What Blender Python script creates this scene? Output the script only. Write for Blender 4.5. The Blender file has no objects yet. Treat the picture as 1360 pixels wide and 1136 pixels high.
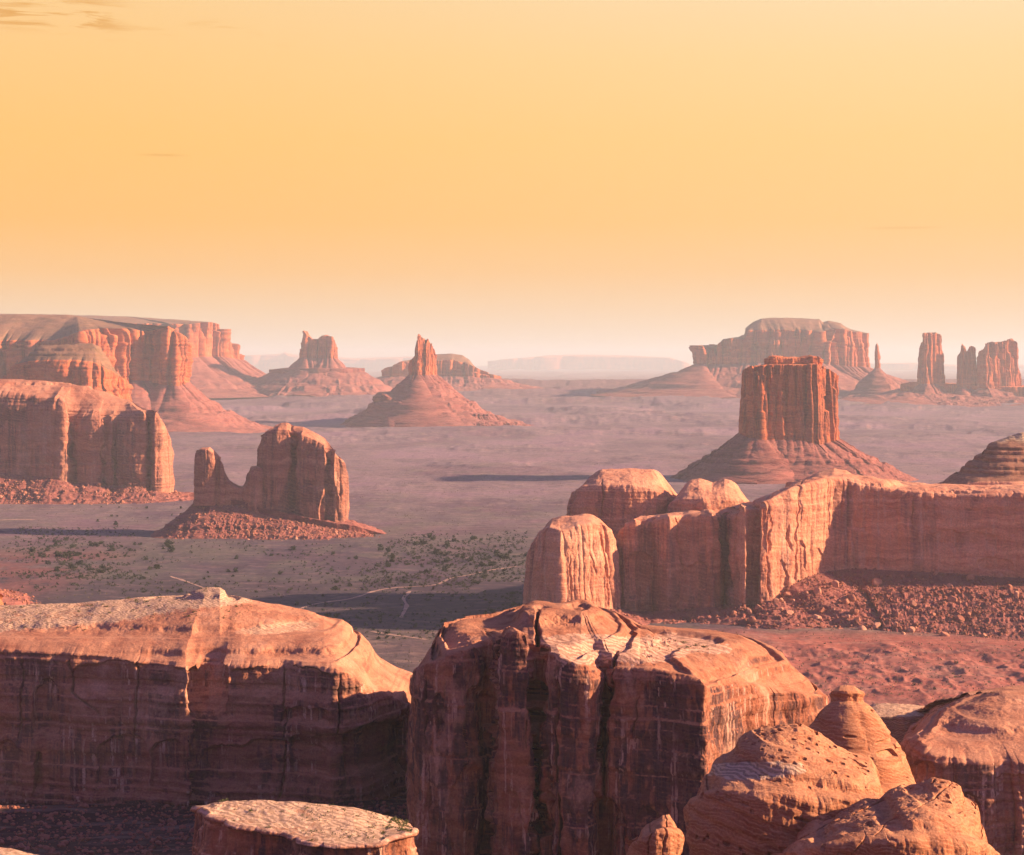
import bpy, math, random
import numpy as np
from mathutils import Vector

# ------------------------------------------------------------------ camera, sky, sun
SC = bpy.context.scene
COL = SC.collection
QS = 1.0                                    # mesh coarseness, 1 = final
F = 680.0 / math.tan(math.radians(15))      # focal length in photo pixels (1360 wide)
CX, HY, CAMZ = 680.0, 478.0, 300.0          # principal column, horizon row, camera height above the valley
cam = bpy.data.cameras.new('camera')
camo = bpy.data.objects.new('camera', cam); COL.objects.link(camo)
cam.sensor_fit = 'HORIZONTAL'; cam.angle = math.radians(30)
cam.shift_y = -(568 - HY) / 1360.0
cam.clip_start = 1; cam.clip_end = 200000
camo.location = (0, 0, CAMZ); camo.rotation_euler = (math.radians(90), 0, 0)
SC.camera = camo
SC.view_settings.view_transform = 'Standard'; SC.view_settings.look = 'None'
SC.view_settings.exposure = 1.55; SC.view_settings.gamma = 1.0
SC.cycles.use_denoising = True
SC.cycles.max_bounces = 4; SC.cycles.diffuse_bounces = 3; SC.cycles.volume_bounces = 3
SC.cycles.transparent_max_bounces = 8

SUN_AZ, SUN_EL = math.radians(89), math.radians(20)   # azimuth clockwise from the view direction (+Y)
sd = Vector((math.sin(SUN_AZ) * math.cos(SUN_EL), math.cos(SUN_AZ) * math.cos(SUN_EL), math.sin(SUN_EL)))
sun = bpy.data.lights.new('sun', 'SUN'); sun.energy = 5.0; sun.angle = math.radians(0.9)
sun.color = (1.0, 0.62, 0.36)
suno = bpy.data.objects.new('sun', sun); COL.objects.link(suno)
suno.rotation_euler = sd.to_track_quat('Z', 'Y').to_euler()
suno.location = (500, 0, 700)

class NT:
    """tiny node helper"""
    def __init__(s, tree): s.t = tree; s.n = tree.nodes; s.l = tree.links
    def add(s, typ, ins=None, **kw):
        n = s.n.new(typ)
        for k, v in kw.items(): setattr(n, k, v)
        for k, v in (ins or {}).items(): s.set(n.inputs[k], v)
        return n
    def set(s, sock, v):
        if isinstance(v, bpy.types.NodeSocket): s.l.new(v, sock)
        elif isinstance(v, bpy.types.Node): s.l.new(v.outputs[0], sock)
        else:
            if sock.type == 'RGBA' and len(v) == 3: v = (*v, 1)
            sock.default_value = v
    def math(s, op, a, b=0.0, c=0.0, clamp=False):
        n = s.add('ShaderNodeMath', {0: a, 1: b, 2: c}, operation=op); n.use_clamp = clamp; return n.outputs[0]
    def vmul(s, v, k): return s.add('ShaderNodeVectorMath', {0: v, 1: k}, operation='MULTIPLY').outputs[0]
    def vadd(s, v, k): return s.add('ShaderNodeVectorMath', {0: v, 1: k}, operation='ADD').outputs[0]
    def ramp(s, f, stops, interp='LINEAR'):
        n = s.add('ShaderNodeValToRGB', {0: f}); cr = n.color_ramp; cr.interpolation = interp
        while len(cr.elements) < len(stops): cr.elements.new(0.5)
        for e, (p, c) in zip(cr.elements, stops):
            e.position = p; e.color = (*c, 1) if len(c) == 3 else c
        return n.outputs[0]
    def mr(s, v, a, b, c=0.0, d=1.0, smooth=False):
        n = s.add('ShaderNodeMapRange', {0: v, 1: a, 2: b, 3: c, 4: d})
        if smooth: n.interpolation_type = 'SMOOTHSTEP'
        return n.outputs[0]
    def noise(s, v, scale, detail=4, rough=0.55, dist=0.0):
        return s.add('ShaderNodeTexNoise', {'Vector': v, 'Scale': scale, 'Detail': detail, 'Roughness': rough, 'Distortion': dist}).outputs[0]
    def mix(s, f, a, b, blend='MIX'):
        n = s.add('ShaderNodeMix', data_type='RGBA', blend_type=blend)
        s.set(n.inputs[0], f); s.set(n.inputs[6], a); s.set(n.inputs[7], b)
        return n.outputs[2]

def lin(r, g, b):
    f = lambda c: (c / 255 / 12.92) if c / 255 <= 0.04045 else ((c / 255 + 0.055) / 1.055) ** 2.4
    return (f(r), f(g), f(b))

world = bpy.data.worlds.new('World'); SC.world = world; world.use_nodes = True
W = NT(world.node_tree); W.n.clear()
tc = W.add('ShaderNodeTexCoord').outputs['Generated']
sx = W.add('ShaderNodeSeparateXYZ', {0: tc}).outputs
nish = W.add('ShaderNodeTexSky', sky_type='NISHITA', sun_disc=False, sun_elevation=SUN_EL, sun_rotation=SUN_AZ,
             air_density=1.0, dust_density=2.0, ozone_density=2.0)
nis = W.vmul(nish.outputs[0], (0.037, 0.025, 0.050))
elL = W.ramp(W.mr(sx[2], 0.0, 0.3), [(0.0, lin(236, 218, 203)), (0.03, lin(238, 216, 194)), (0.085, lin(242, 208, 170)), (0.15, lin(249, 199, 138)),
             (0.24, lin(254, 196, 116)), (0.38, lin(254, 202, 121)), (0.52, lin(253, 207, 138)), (0.63, lin(249, 210, 152)), (1.0, lin(226, 190, 165))])
elR = W.ramp(W.mr(sx[2], 0.0, 0.3), [(0.0, lin(243, 226, 208)), (0.03, lin(243, 222, 198)), (0.085, lin(246, 213, 176)), (0.15, lin(250, 206, 152)),
             (0.24, lin(253, 207, 139)), (0.38, lin(253, 214, 147)), (0.52, lin(252, 221, 166)), (0.63, lin(251, 226, 186)), (1.0, lin(236, 214, 198))])
azf = W.mr(sx[0], -0.30, 0.30, smooth=True)
warm = W.mix(azf, elL, elR)
# thin streaky clouds, high on the left and two faint bars
cv = W.vmul(tc, (24.0, 24.0, 240.0))
cn = W.noise(cv, 1.0, 5, 0.6, 0.6)
def patch(x0, x1, z0, z1, soft, sz):
    a = W.math('MULTIPLY', W.mr(sx[0], x0 - soft, x0 + soft, smooth=True), W.mr(sx[0], x1 - soft, x1 + soft, 1, 0, smooth=True))
    b = W.math('MULTIPLY', W.mr(sx[2], z0 - sz, z0 + sz, smooth=True), W.mr(sx[2], z1 - sz, z1 + sz, 1, 0, smooth=True))
    return W.math('MULTIPLY', a, b)
cl = W.math('MULTIPLY', patch(-0.262, -0.20, 0.166, 0.181, 0.015, 0.004), W.mr(cn, 0.46, 0.60, smooth=True))
cl2 = W.math('MULTIPLY', patch(-0.20, -0.12, 0.160, 0.172, 0.02, 0.003), W.mr(cn, 0.54, 0.72, 0, 0.5, smooth=True))
cl3 = patch(-0.188, -0.170, 0.1045, 0.1051, 0.008, 0.0007)
cl4 = W.math('MULTIPLY', patch(0.185, 0.215, 0.0672, 0.0678, 0.012, 0.0008), 0.7)
cs = W.math('ADD', W.math('ADD', cl, cl2), W.math('ADD', cl3, cl4), clamp=True)
warm = W.mix(W.math('MULTIPLY', cs, 0.8), warm, lin(225, 165, 85))
# away from the glow the low sky is a dull mauve, overhead it is the Nishita blue
back = W.mr(sx[1], -0.25, 0.65, smooth=True)
low = W.mix(back, (0.186, 0.104, 0.210), W.vmul(warm, (0.354, 0.333, 0.305)))
col = W.mix(W.mr(sx[2], 0.19, 0.50, smooth=True), low, nis)
bg = W.add('ShaderNodeBackground', {'Color': col, 'Strength': 1.0})
W.l.new(bg.outputs[0], W.add('ShaderNodeOutputWorld').inputs[0])

# ------------------------------------------------------------------ numpy noise
def _h(ix, iy, iz, seed):
    h = (ix.astype(np.uint32) * np.uint32(374761393) + iy.astype(np.uint32) * np.uint32(668265263)
         + iz.astype(np.uint32) * np.uint32(2147483647) + np.uint32((seed * 974711) & 0xffffffff))
    h ^= h >> np.uint32(13); h *= np.uint32(1274126177); h ^= h >> np.uint32(16)
    h *= np.uint32(2246822519); h ^= h >> np.uint32(13)
    return h.astype(np.float64) / 4294967296.0
def vn(x, y, z=None, seed=0):
    x = np.asarray(x, float); y = np.asarray(y, float) + 0 * x
    z = 0 * x if z is None else np.asarray(z, float) + 0 * x
    x0 = np.floor(x); y0 = np.floor(y); z0 = np.floor(z)
    fx, fy, fz = x - x0, y - y0, z - z0
    u, v, w = [t * t * t * (t * (t * 6 - 15) + 10) for t in (fx, fy, fz)]
    xi, yi, zi = [t.astype(np.int64) for t in (x0, y0, z0)]
    r = 0
    for dx in (0, 1):
        for dy in (0, 1):
            for dz in (0, 1):
                wgt = (u if dx else 1 - u) * (v if dy else 1 - v) * (w if dz else 1 - w)
                r = r + wgt * _h(xi + dx, yi + dy, zi + dz, seed)
    return r * 2 - 1
def fbm(x, y, z=None, o=4, seed=0, gain=0.5, ridge=False):
    a, s, tot = 1.0, 0, 0
    z = 0 * np.asarray(x, float) if z is None else z
    for i in range(o):
        n = vn(x, y, z, seed + i * 17)
        if ridge: n = 1 - 2 * np.abs(n)
        s = s + a * n; tot += a; a *= gain
        x, y, z = x * 2.03 + 11.3, y * 2.03 - 7.1, z * 2.03 + 3.7
    return s / tot
def sstep(a, b, x):
    t = np.clip((x - a) / (b - a), 0, 1); return t * t * (3 - 2 * t)
def pillars(s, w, seed, p=3.0):
    """rounded vertical pillars side by side: (bulge 0..1, random id per pillar)"""
    x = s / w; i = np.floor(x).astype(np.int64)
    j = lambda k: k + 0.7 * (_h(k, 0 * k, 0 * k, seed) - 0.5)
    lo, hi = j(i), j(i + 1)
    m1 = x < lo; m2 = x >= hi
    i = np.where(m1, i - 1, np.where(m2, i + 1, i)); lo, hi = j(i), j(i + 1)
    t = (x - lo) / (hi - lo)
    return 1 - np.abs(2 * t - 1) ** p, _h(i, 0 * i + 5, 0 * i, seed)

def px2w(px, py, D): return (px - CX) / F * D, D, CAMZ - (py - HY) / F * D

# ------------------------------------------------------------------ ground height
def ground_z(x, y):
    D = np.maximum(y, 1.0)
    xp = CX + x / D * F
    g = np.interp(D, [0, 350, 700, 950, 1300, 1600, 8200, 9000, 11000, 13000, 15000, 15600, 19000, 26000, 200000],
                  [150, 140, 118, 84, 20, 0, 0, 14, 52, 95, 122, 118, 40, 0, 0])
    roll = fbm(x / 900, y / 1300, o=5, seed=3)
    g = g + roll * np.interp(D, [1500, 2200, 4000, 8000, 14000, 30000], [2.5, 7, 9, 13, 10, 25]) + fbm(x / 240, y / 260, o=3, seed=13) * np.interp(D, [1600, 2200, 3000, 5000], [0, 5, 4, 0])
    g = g + fbm(x / 70, y / 90, o=4, seed=9, ridge=True) * np.interp(D, [900, 1600, 4000], [3.5, 1.0, 1.5])
    # badlands under the mesa on the right
    m = sstep(800, 960, xp) * sstep(1300, 1500, D) * (1 - sstep(1960, 2060, D))
    g = g + m * (4 * fbm(x / 60, y / 90, o=5, seed=21, ridge=True) + 6 * np.clip(fbm(x / 150, y / 110, o=3, seed=5), -.2, 1))
    # low red ledges in the middle distance
    f_ = fbm(x / 520, y / 560, o=6, seed=31)
    led = 0.5 * (np.tanh((f_ - 0.05) * 22) + 1) * 0.5 + 0.5 * (np.tanh((f_ - 0.22) * 22) + 1) * 0.5 + 0.3 * np.clip(fbm(x / 90, y / 90, o=4, seed=33, ridge=True), 0, 1) * (f_ > 0.02) * np.clip((f_ - .02) * 9, 0, 1)
    g = g + led * np.interp(D, [3900, 5500, 9000, 13000], [0, 8, 18, 24])
    md = sstep(780, 980, xp) * sstep(1350, 1500, D) * (1 - sstep(1900, 2040, D))
    g = g + md * 4 * np.clip(fbm(x / 26, y / 30, o=5, seed=77, ridge=True) - 0.1, 0, 1)
    return g

# ------------------------------------------------------------------ materials
def rock_mat(name, k, cols, pale=(0.50, 0.38, 0.29), varnish=0.6, strata=1.0, bump=1.0, streakpale=0.25, cross=0.5, cover=0.0, zdist=1.0):
    """k: feature size in metres. cols: three base colours, cols[3]: varnish"""
    m = bpy.data.materials.new(name); m.use_nodes = True
    N = NT(m.node_tree); N.n.clear()
    P = N.add('ShaderNodeNewGeometry').outputs['Position']
    warp = N.noise(N.vmul(P, (1 / k,) * 3), 0.12, 3)
    wv = N.add('ShaderNodeCombineXYZ', {2: N.math('MULTIPLY', N.math('SUBTRACT', warp, 0.5), k * 5 * zdist)}).outputs[0]
    Pw = N.vadd(P, wv)
    st = N.noise(N.vmul(Pw, (0.04 / k, 0.04 / k, 0.9 / k)), 0.5, 6, 0.62)          # broad and fine beds
    c = N.ramp(st, [(0.30, cols[0]), (0.46, cols[1]), (0.55, cols[0]), (0.68, cols[2])])
    blo = N.noise(N.vmul(P, (1 / k, 1 / k, 1 / k)), 0.16, 5, 0.6)
    c = N.mix(N.mr(blo, 0.35, 0.65, 0, 0.75), c, N.mix(0.5, cols[1], cols[2]))
    fine = N.noise(N.vmul(P, (1 / k,) * 3), 2.2, 6, 0.7)
    if varnish > 0:
        s1 = N.noise(N.vmul(P, (1.0 / k, 1.0 / k, 0.045 / k)), 0.55, 6, 0.65)
        big = N.noise(N.vmul(P, (1 / k, 1 / k, 0.45 / k)), 0.085, 4, 0.6)
        v = N.math('MULTIPLY', N.mr(s1, 0.46 - cover, 0.57 - cover, smooth=True), N.mr(big, 0.44 - cover, 0.56 - cover, smooth=True))
        v = N.math('MAXIMUM', v, N.math('MULTIPLY', N.mr(big, 0.56 - cover, 0.60 - cover, smooth=True), 0.8))
        nrm = N.add('ShaderNodeSeparateXYZ', {0: N.add('ShaderNodeNewGeometry').outputs['Normal']}).outputs[2]
        steep = N.mr(nrm, 0.25, 0.55, 1, 0)
        c = N.mix(N.math('MULTIPLY', N.math('MULTIPLY', v, varnish), steep), c, cols[3])
        s2 = N.noise(N.vadd(N.vmul(P, (1.0 / k, 1.0 / k, 0.03 / k)), (31, 7, 3)), 0.8, 4, 0.6)
        big2 = N.noise(N.vadd(N.vmul(P, (1 / k, 1 / k, 0.3 / k)), (9, 51, 13)), 0.12, 3, 0.6)
        v2 = N.math('MULTIPLY', N.mr(s2, 0.54, 0.62, smooth=True), N.mr(big2, 0.47, 0.58, smooth=True))
        c = N.mix(N.math('MULTIPLY', N.math('MULTIPLY', v2, streakpale), steep), c, pale)
    att = N.add('ShaderNodeAttribute', attribute_name='pale').outputs['Fac']
    # swirling cross-beds: bands bent by a slow noise
    cb = N.add('ShaderNodeTexWave', {'Vector': N.vmul(Pw, (0.35 / k, 0.22 / k, 1.2 / k)), 'Scale': 0.55, 'Distortion': 9.0, 'Detail': 3.0,
               'Detail Scale': 0.35, 'Detail Roughness': 0.6}, bands_direction='DIAGONAL').outputs['Fac']
    pc = N.mix(N.mr(cb, 0.25, 0.8), tuple(p * 0.62 for p in pale), tuple(min(1, p * 1.18) for p in pale))
    pc = N.mix(N.mr(fine, 0.35, 0.7, 0, 0.35), pc, cols[2])
    c = N.mix(N.math('MULTIPLY', N.mr(cb, 0.55, 0.95), cross * 0.35), c, cols[2])
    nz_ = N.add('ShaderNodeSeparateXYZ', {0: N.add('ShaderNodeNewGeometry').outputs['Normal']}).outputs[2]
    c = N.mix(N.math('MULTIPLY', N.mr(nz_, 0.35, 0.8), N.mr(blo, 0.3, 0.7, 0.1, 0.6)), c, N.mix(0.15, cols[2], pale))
    stain = N.noise(N.vadd(N.vmul(P, (1 / k, 1 / k, 0.6 / k)), (71, 17, 5)), 0.09, 5, 0.65)
    c = N.mix(N.mr(stain, 0.54, 0.66, 0, 0.55 * varnish, smooth=True), c, N.mix(0.5, cols[2], pale))
    c = N.mix(att, c, pc)
    c = N.mix(1.0, c, N.ramp(fine, [(0.25, (0.62,) * 3), (0.5, (0.95,) * 3), (0.75, (1.3,) * 3)]), 'MULTIPLY')
    lines = N.noise(N.vmul(Pw, (0.06 / k, 0.06 / k, 3.2 / k)), 0.7, 4, 0.6)
    hgt = N.math('ADD', N.math('MULTIPLY', fine, 0.55), N.math('MULTIPLY', lines, 0.8 * strata))
    hgt = N.math('ADD', hgt, N.math('MULTIPLY', cb, N.math('MULTIPLY', att, 0.10)))
    hgt = N.math('ADD', hgt, N.math('MULTIPLY', N.noise(N.vmul(P, (1 / k,) * 3), 7.0, 4, 0.6), 0.2))
    c = N.mix(N.math('MULTIPLY', N.mr(lines, 0.35, 0.45, 1, 0, smooth=True), 0.35 * strata), c, cols[1])
    bp = N.add('ShaderNodeBump', {'Strength': 0.75 * bump, 'Distance': 0.45 * k, 'Height': hgt})
    bs = N.add('ShaderNodeBsdfPrincipled', {'Base Color': c, 'Roughness': 0.93, 'Normal': bp.outputs[0], 'Specular IOR Level': 0.15})
    N.l.new(bs.outputs[0], N.add('ShaderNodeOutputMaterial').inputs[0])
    return m

RED = [(0.47, 0.122, 0.048), (0.29, 0.072, 0.036), (0.62, 0.195, 0.070), (0.075, 0.036, 0.036)]
FG = [(0.33, 0.125, 0.070), (0.19, 0.065, 0.042), (0.50, 0.250, 0.145), (0.062, 0.036, 0.044)]
DOME = [(0.40, 0.170, 0.085), (0.27, 0.098, 0.050), (0.54, 0.285, 0.160), (0.14, 0.065, 0.045)]
PINK = [(0.57, 0.250, 0.150), (0.39, 0.140, 0.088), (0.70, 0.380, 0.235), (0.20, 0.095, 0.085)]
TAL = [(0.235, 0.078, 0.072), (0.145, 0.048, 0.050), (0.36, 0.135, 0.110), (0.1, 0.05, 0.05)]
FG2 = [(0.37, 0.150, 0.090), (0.23, 0.085, 0.058), (0.55, 0.290, 0.175), (0.085, 0.050, 0.055)]
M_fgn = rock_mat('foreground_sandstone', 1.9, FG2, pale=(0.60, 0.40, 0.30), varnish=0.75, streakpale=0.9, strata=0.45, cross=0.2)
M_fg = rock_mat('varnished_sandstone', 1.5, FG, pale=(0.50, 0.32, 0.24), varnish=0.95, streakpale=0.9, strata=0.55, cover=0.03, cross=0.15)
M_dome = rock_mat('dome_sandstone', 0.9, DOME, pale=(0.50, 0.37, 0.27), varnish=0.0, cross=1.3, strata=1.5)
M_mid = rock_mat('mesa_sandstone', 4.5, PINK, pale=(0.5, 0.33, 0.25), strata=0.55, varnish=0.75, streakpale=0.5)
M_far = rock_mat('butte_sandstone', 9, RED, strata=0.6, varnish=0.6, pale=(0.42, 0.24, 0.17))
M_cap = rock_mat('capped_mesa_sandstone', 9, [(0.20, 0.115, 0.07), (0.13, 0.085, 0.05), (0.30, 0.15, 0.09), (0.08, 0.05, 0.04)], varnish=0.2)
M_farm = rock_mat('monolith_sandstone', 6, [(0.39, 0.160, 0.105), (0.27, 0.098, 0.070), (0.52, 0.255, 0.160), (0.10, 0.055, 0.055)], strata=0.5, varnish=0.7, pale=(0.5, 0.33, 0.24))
M_tal = rock_mat('talus_rubble', 3.5, TAL, varnish=0.0, strata=1.3, bump=1.3)
M_talf = rock_mat('far_talus', 9, TAL, varnish=0.0, strata=1.6, bump=1.2)
M_layer = rock_mat('layered_shale', 2.2, [(0.27, 0.115, 0.075), (0.13, 0.060, 0.042), (0.42, 0.215, 0.135), (0.05, 0.03, 0.03)], pale=(0.55, 0.45, 0.3), varnish=0.0, strata=1.6, bump=1.4)

def boulder_mat():
    m = bpy.data.materials.new('boulder_rock'); m.use_nodes = True
    N = NT(m.node_tree); N.n.clear()
    P = N.add('ShaderNodeNewGeometry').outputs['Position']
    r = N.add('ShaderNodeObjectInfo').outputs['Random']
    n = N.noise(N.vmul(P, (0.5,) * 3), 0.6, 5)
    c = N.ramp(N.math('ADD', N.math('MULTIPLY', n, 0.5), N.math('MULTIPLY', r, 0.5)),
               [(0.2, (0.22, 0.09, 0.065)), (0.5, (0.37, 0.17, 0.115)), (0.8, (0.52, 0.29, 0.20))])
    bp = N.add('ShaderNodeBump', {'Strength': 0.6, 'Distance': 0.6, 'Height': n})
    bs = N.add('ShaderNodeBsdfPrincipled', {'Base Color': c, 'Roughness': 0.95, 'Normal': bp.outputs[0], 'Specular IOR Level': 0.1})
    N.l.new(bs.outputs[0], N.add('ShaderNodeOutputMaterial').inputs[0]); return m
M_boul = boulder_mat()
def leaf_mat(name, a, b):
    m = bpy.data.materials.new(name); m.use_nodes = True
    N = NT(m.node_tree); N.n.clear()
    r = N.add('ShaderNodeObjectInfo').outputs['Random']
    n = N.noise(N.add('ShaderNodeNewGeometry').outputs['Position'], 0.35, 3)
    c = N.mix(N.math('ADD', N.math('MULTIPLY', r, 0.5), N.math('MULTIPLY', n, 0.5)), a, b)
    bs = N.add('ShaderNodeBsdfPrincipled', {'Base Color': c, 'Roughness': 0.9, 'Specular IOR Level': 0.1})
    N.l.new(bs.outputs[0], N.add('ShaderNodeOutputMaterial').inputs[0]); return m
M_jun = leaf_mat('juniper_leaves', (0.022, 0.030, 0.024), (0.055, 0.062, 0.042))
M_scrub = leaf_mat('sage_scrub', (0.085, 0.085, 0.055), (0.16, 0.15, 0.095))
M_moss = leaf_mat('desert_scrub_green', (0.05, 0.065, 0.025), (0.14, 0.15, 0.06))

# ------------------------------------------------------------------ mesh helpers
def mesh_from(name, V, Q, mat, pale=None, normals=None, smooth=True, tris=False):
    me = bpy.data.meshes.new(name)
    n = Q.shape[1]
    me.vertices.add(len(V)); me.vertices.foreach_set('co', np.ascontiguousarray(V, np.float32).ravel())
    me.loops.add(len(Q) * n); me.polygons.add(len(Q))
    me.loops.foreach_set('vertex_index', np.ascontiguousarray(Q, np.int32).ravel())
    me.polygons.foreach_set('loop_start', np.arange(0, len(Q) * n, n, dtype=np.int32))
    me.update(calc_edges=True)
    me.polygons.foreach_set('use_smooth', np.full(len(Q), smooth))
    me.materials.append(mat)
    if pale is not None:
        a = me.attributes.new('pale', 'FLOAT', 'POINT'); a.data.foreach_set('value', np.ascontiguousarray(pale, np.float32))
    if normals is not None: me.normals_split_custom_set_from_vertices(np.ascontiguousarray(normals, np.float32))
    return me
def link(me, name, parent=None, loc=None):
    o = bpy.data.objects.new(name, me); COL.objects.link(o)
    if parent: o.parent = parent
    if loc is not None: o.location = loc
    return o
def thing(name, label, cat, loc, group=None):
    o = bpy.data.objects.new(name, None); COL.objects.link(o)
    o.location = loc; o.empty_display_size = 5
    tag(o, label, cat, group); return o
def tag(o, label, cat=None, group=None, kind=None):
    o['label'] = label
    if cat: o['category'] = cat
    if group: o['group'] = group
    if kind: o['kind'] = kind
    return o
def vnormals(V, Q):
    n = np.cross(V[Q[:, 2]] - V[Q[:, 0]], V[Q[:, 3]] - V[Q[:, 1]])
    out = np.zeros_like(V)
    for k in range(4): 
        for a in range(3): out[:, a] += np.bincount(Q[:, k], n[:, a], len(V))
    return out / np.maximum(np.linalg.norm(out, axis=1, keepdims=True), 1e-9)

STORE = {}   # name -> (vertices, pixel coords) of talus parts for placing boulders
def formation(D, ctrl, crown, spine, step=1.0, res=(160, 60, 50), smooth=3.0, talus=None, talus_pow=1.5, round_=0.0, round_h=0.75,
              pil=(), ledge=0.0, ledge_w=6.0, rough=1.0, rough_w=8.0, batter=0.0, profile=None, dome=1.0, top_noise=0.5, top_w=10.0, terr=0.0,
              cracks=(), recesses=(), pits=None, pale=None, seed=1, topcut=0.35, gully=0.0, back=5.0, tilt=0.0, rimn=0.0, rimw=20.0, ground_off=-3.0, talus_n=1.0,
              top_ledge=0.0, broken=0.4):
    """Rock mass swept round a closed plan outline.  ctrl: (px, depth offset, base row, rim row) clockwise seen from above starting at the front left."""
    step = step * QS; res = tuple(max(8, int(r / QS)) if r > 8 else r for r in res)
    c = np.array([(t[0], t[1], t[2], t[3]) for t in ctrl], float)
    Dd = D + c[:, 1]
    X = (c[:, 0] - CX) / F * Dd; Y = Dd.copy(); ZB = CAMZ - (c[:, 2] - HY) / F * Dd; ZT = CAMZ - (c[:, 3] - HY) / F * Dd
    TW = np.array([(t[4] if len(t) > 4 else (talus or 0)) for t in ctrl], float)
    A = np.stack([X, Y, ZB, ZT, TW], 1); A = np.vstack([A, A[:1]])
    seg = np.linalg.norm(np.diff(A[:, :2], axis=0), axis=1); L = np.concatenate([[0], np.cumsum(seg)])
    n0 = int(L[-1] / (step * D / F) * 1.5) + 8
    s = np.linspace(0, L[-1], n0, endpoint=False)
    R = np.stack([np.interp(s, L, A[:, k]) for k in range(5)], 1)
    w = max(1, int(smooth / (L[-1] / n0))); ker = np.hanning(2 * w + 3)[1:-1]; ker /= ker.sum()
    for k in range(5):
        e = np.concatenate([R[-w:, k], R[:, k], R[:w, k]]); R[:, k] = np.convolve(e, ker, 'valid')
    # variable density: fine where it faces the camera
    t2 = np.roll(R[:, :2], -1, 0) - np.roll(R[:, :2], 1, 0)
    nr = np.stack([t2[:, 1], -t2[:, 0]], 1); nr /= np.maximum(np.linalg.norm(nr, axis=1, keepdims=True), 1e-9)
    face = (nr * -R[:, :2]).sum(1) / np.linalg.norm(R[:, :2], axis=1)
    dens = np.where(face > -0.15, 1.0, 1.0 / back)
    dl = np.linalg.norm(np.roll(R[:, :2], -1, 0) - R[:, :2], axis=1)
    cum = np.concatenate([[0], np.cumsum(dl * dens)]); n = max(24, int(cum[-1] / (step * D / F)))
    arc = np.concatenate([[0], np.cumsum(dl)])
    q = np.linspace(0, cum[-1], n, endpoint=False)
    sA = np.interp(q, cum, arc)
    Rw = np.vstack([R, R[:1]])
    R = np.stack([np.interp(sA, arc, Rw[:, k]) for k in range(5)], 1)
    nw = np.vstack([nr, nr[:1]]); nr = np.stack([np.interp(sA, arc, nw[:, k]) for k in range(2)], 1)
    nr /= np.maximum(np.linalg.norm(nr, axis=1, keepdims=True), 1e-9)
    X, Y, ZB, ZT, TW = R.T
    px_c = CX + X / Y * F
    if rimn: ZT = ZT + rimn * fbm(sA / rimw, 0 * sA, o=4, seed=seed + 3)
    m = D / F   # metres per photo pixel
    def disp(h, z):
        H = h + 0 * X
        d = batter * (1 - H)
        if profile is not None: d = d + np.interp(H, [p[0] for p in profile], [p[1] for p in profile])
        for (pw, pa, pp) in pil:
            wob = pw * 0.25 * vn(sA / (pw * 3), z / (pw * 2.5), seed=seed + 5)
            b, rid = pillars(sA + wob, pw, seed + int(pw * 7) % 97, pp)
            pa = pa * np.clip(0.85 + 1.1 * vn(sA / (pw * 2.3), z / (pw * 5), seed=seed + 6), 0.1, 2)
            cut = (rid < broken) * sstep(0, 0.04, H - (0.35 + rid * 1.5))
            d = d + pa * (b - 0.6) + pa * 0.9 * (rid - 0.5) * (0.6 + 0.4 * H) - cut * pa * 0.9
        zz = z + tilt * X + 1.5 * ledge_w * 0.35 * vn(X / (ledge_w * 8), Y / (ledge_w * 8), seed=seed + 8)
        if ledge: 
            l1 = vn(zz / ledge_w, 0 * zz + 3.3, seed=seed + 11); l2 = vn(zz / (ledge_w * .31), 0 * zz + 1.3, seed=seed + 12)
            d = d + ledge * (np.tanh(l1 * 3) * 0.6 + 0.4 * np.tanh(l2 * 2.5))
        d = d + rough * (fbm(X / rough_w, Y / rough_w, z / rough_w * 0.8, o=6, seed=seed + 20, gain=0.55) - 0.45 * fbm(X / rough_w * 1.3, Y / rough_w * 1.3, z / rough_w * 0.55, o=4, seed=seed + 24, gain=0.5, ridge=True))
        if round_: 
            t = np.clip((H - round_h) / (1 - round_h), 0, 1); d = d - round_ * (1 - np.sqrt(np.clip(1 - t * t, 0, 1)))
        return d
    def feat(Xc, Yc, z):
        px = CX + Xc / Yc * F; py = HY + (CAMZ - z) / Yc * F
        d = np.zeros_like(px)
        for cr in cracks:
            pts, wd, dp = cr[:3]
            pts = np.array(pts, float)
            cx = np.interp(py, pts[:, 1], pts[:, 0]) + 2.2 * vn(py / 14, 0 * py, seed=seed + 77) + 0.8 * vn(py / 4, 0 * py, seed=seed + 78)
            inr = sstep(pts[0, 1] - 6, pts[0, 1] + 4, py) * (1 - sstep(pts[-1, 1] - 10, pts[-1, 1] + 10, py))
            wv_ = wd * (0.75 + 0.5 * vn(py / 20, 0 * py + 4, seed=seed + 79))
            d -= dp * inr * np.exp(-((px - cx) / wv_) ** 2)
        for rc in recesses:
            x0, x1, y0, y1, dp = rc[:5]
            jx = 3 * vn(px / 15, py / 22, seed=seed + 41) + 1.2 * vn(px / 4, py / 6, seed=seed + 42)
            jy = 4 * vn(px / 18, py / 15, seed=seed + 43) + 1.2 * vn(px / 5, py / 5, seed=seed + 44)
            u = (px + jx - (x0 + x1) / 2) / ((x1 - x0) / 2); v_ = (py + jy - y0) / (y1 - y0)
            arch = y0 * 0 + 0.25 * u * u
            ins = sstep(1.0, 0.86, np.abs(u)) * sstep(arch - 0.05, arch + 0.03, v_) * sstep(1.05, 0.6, v_)
            d -= dp * ins
        return d, px, py
    rows = []; zone = []; pales = []
    hT, hC, hR = res
    okfront = face is not None
    # talus
    d0 = disp(0.0, ZB)
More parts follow.
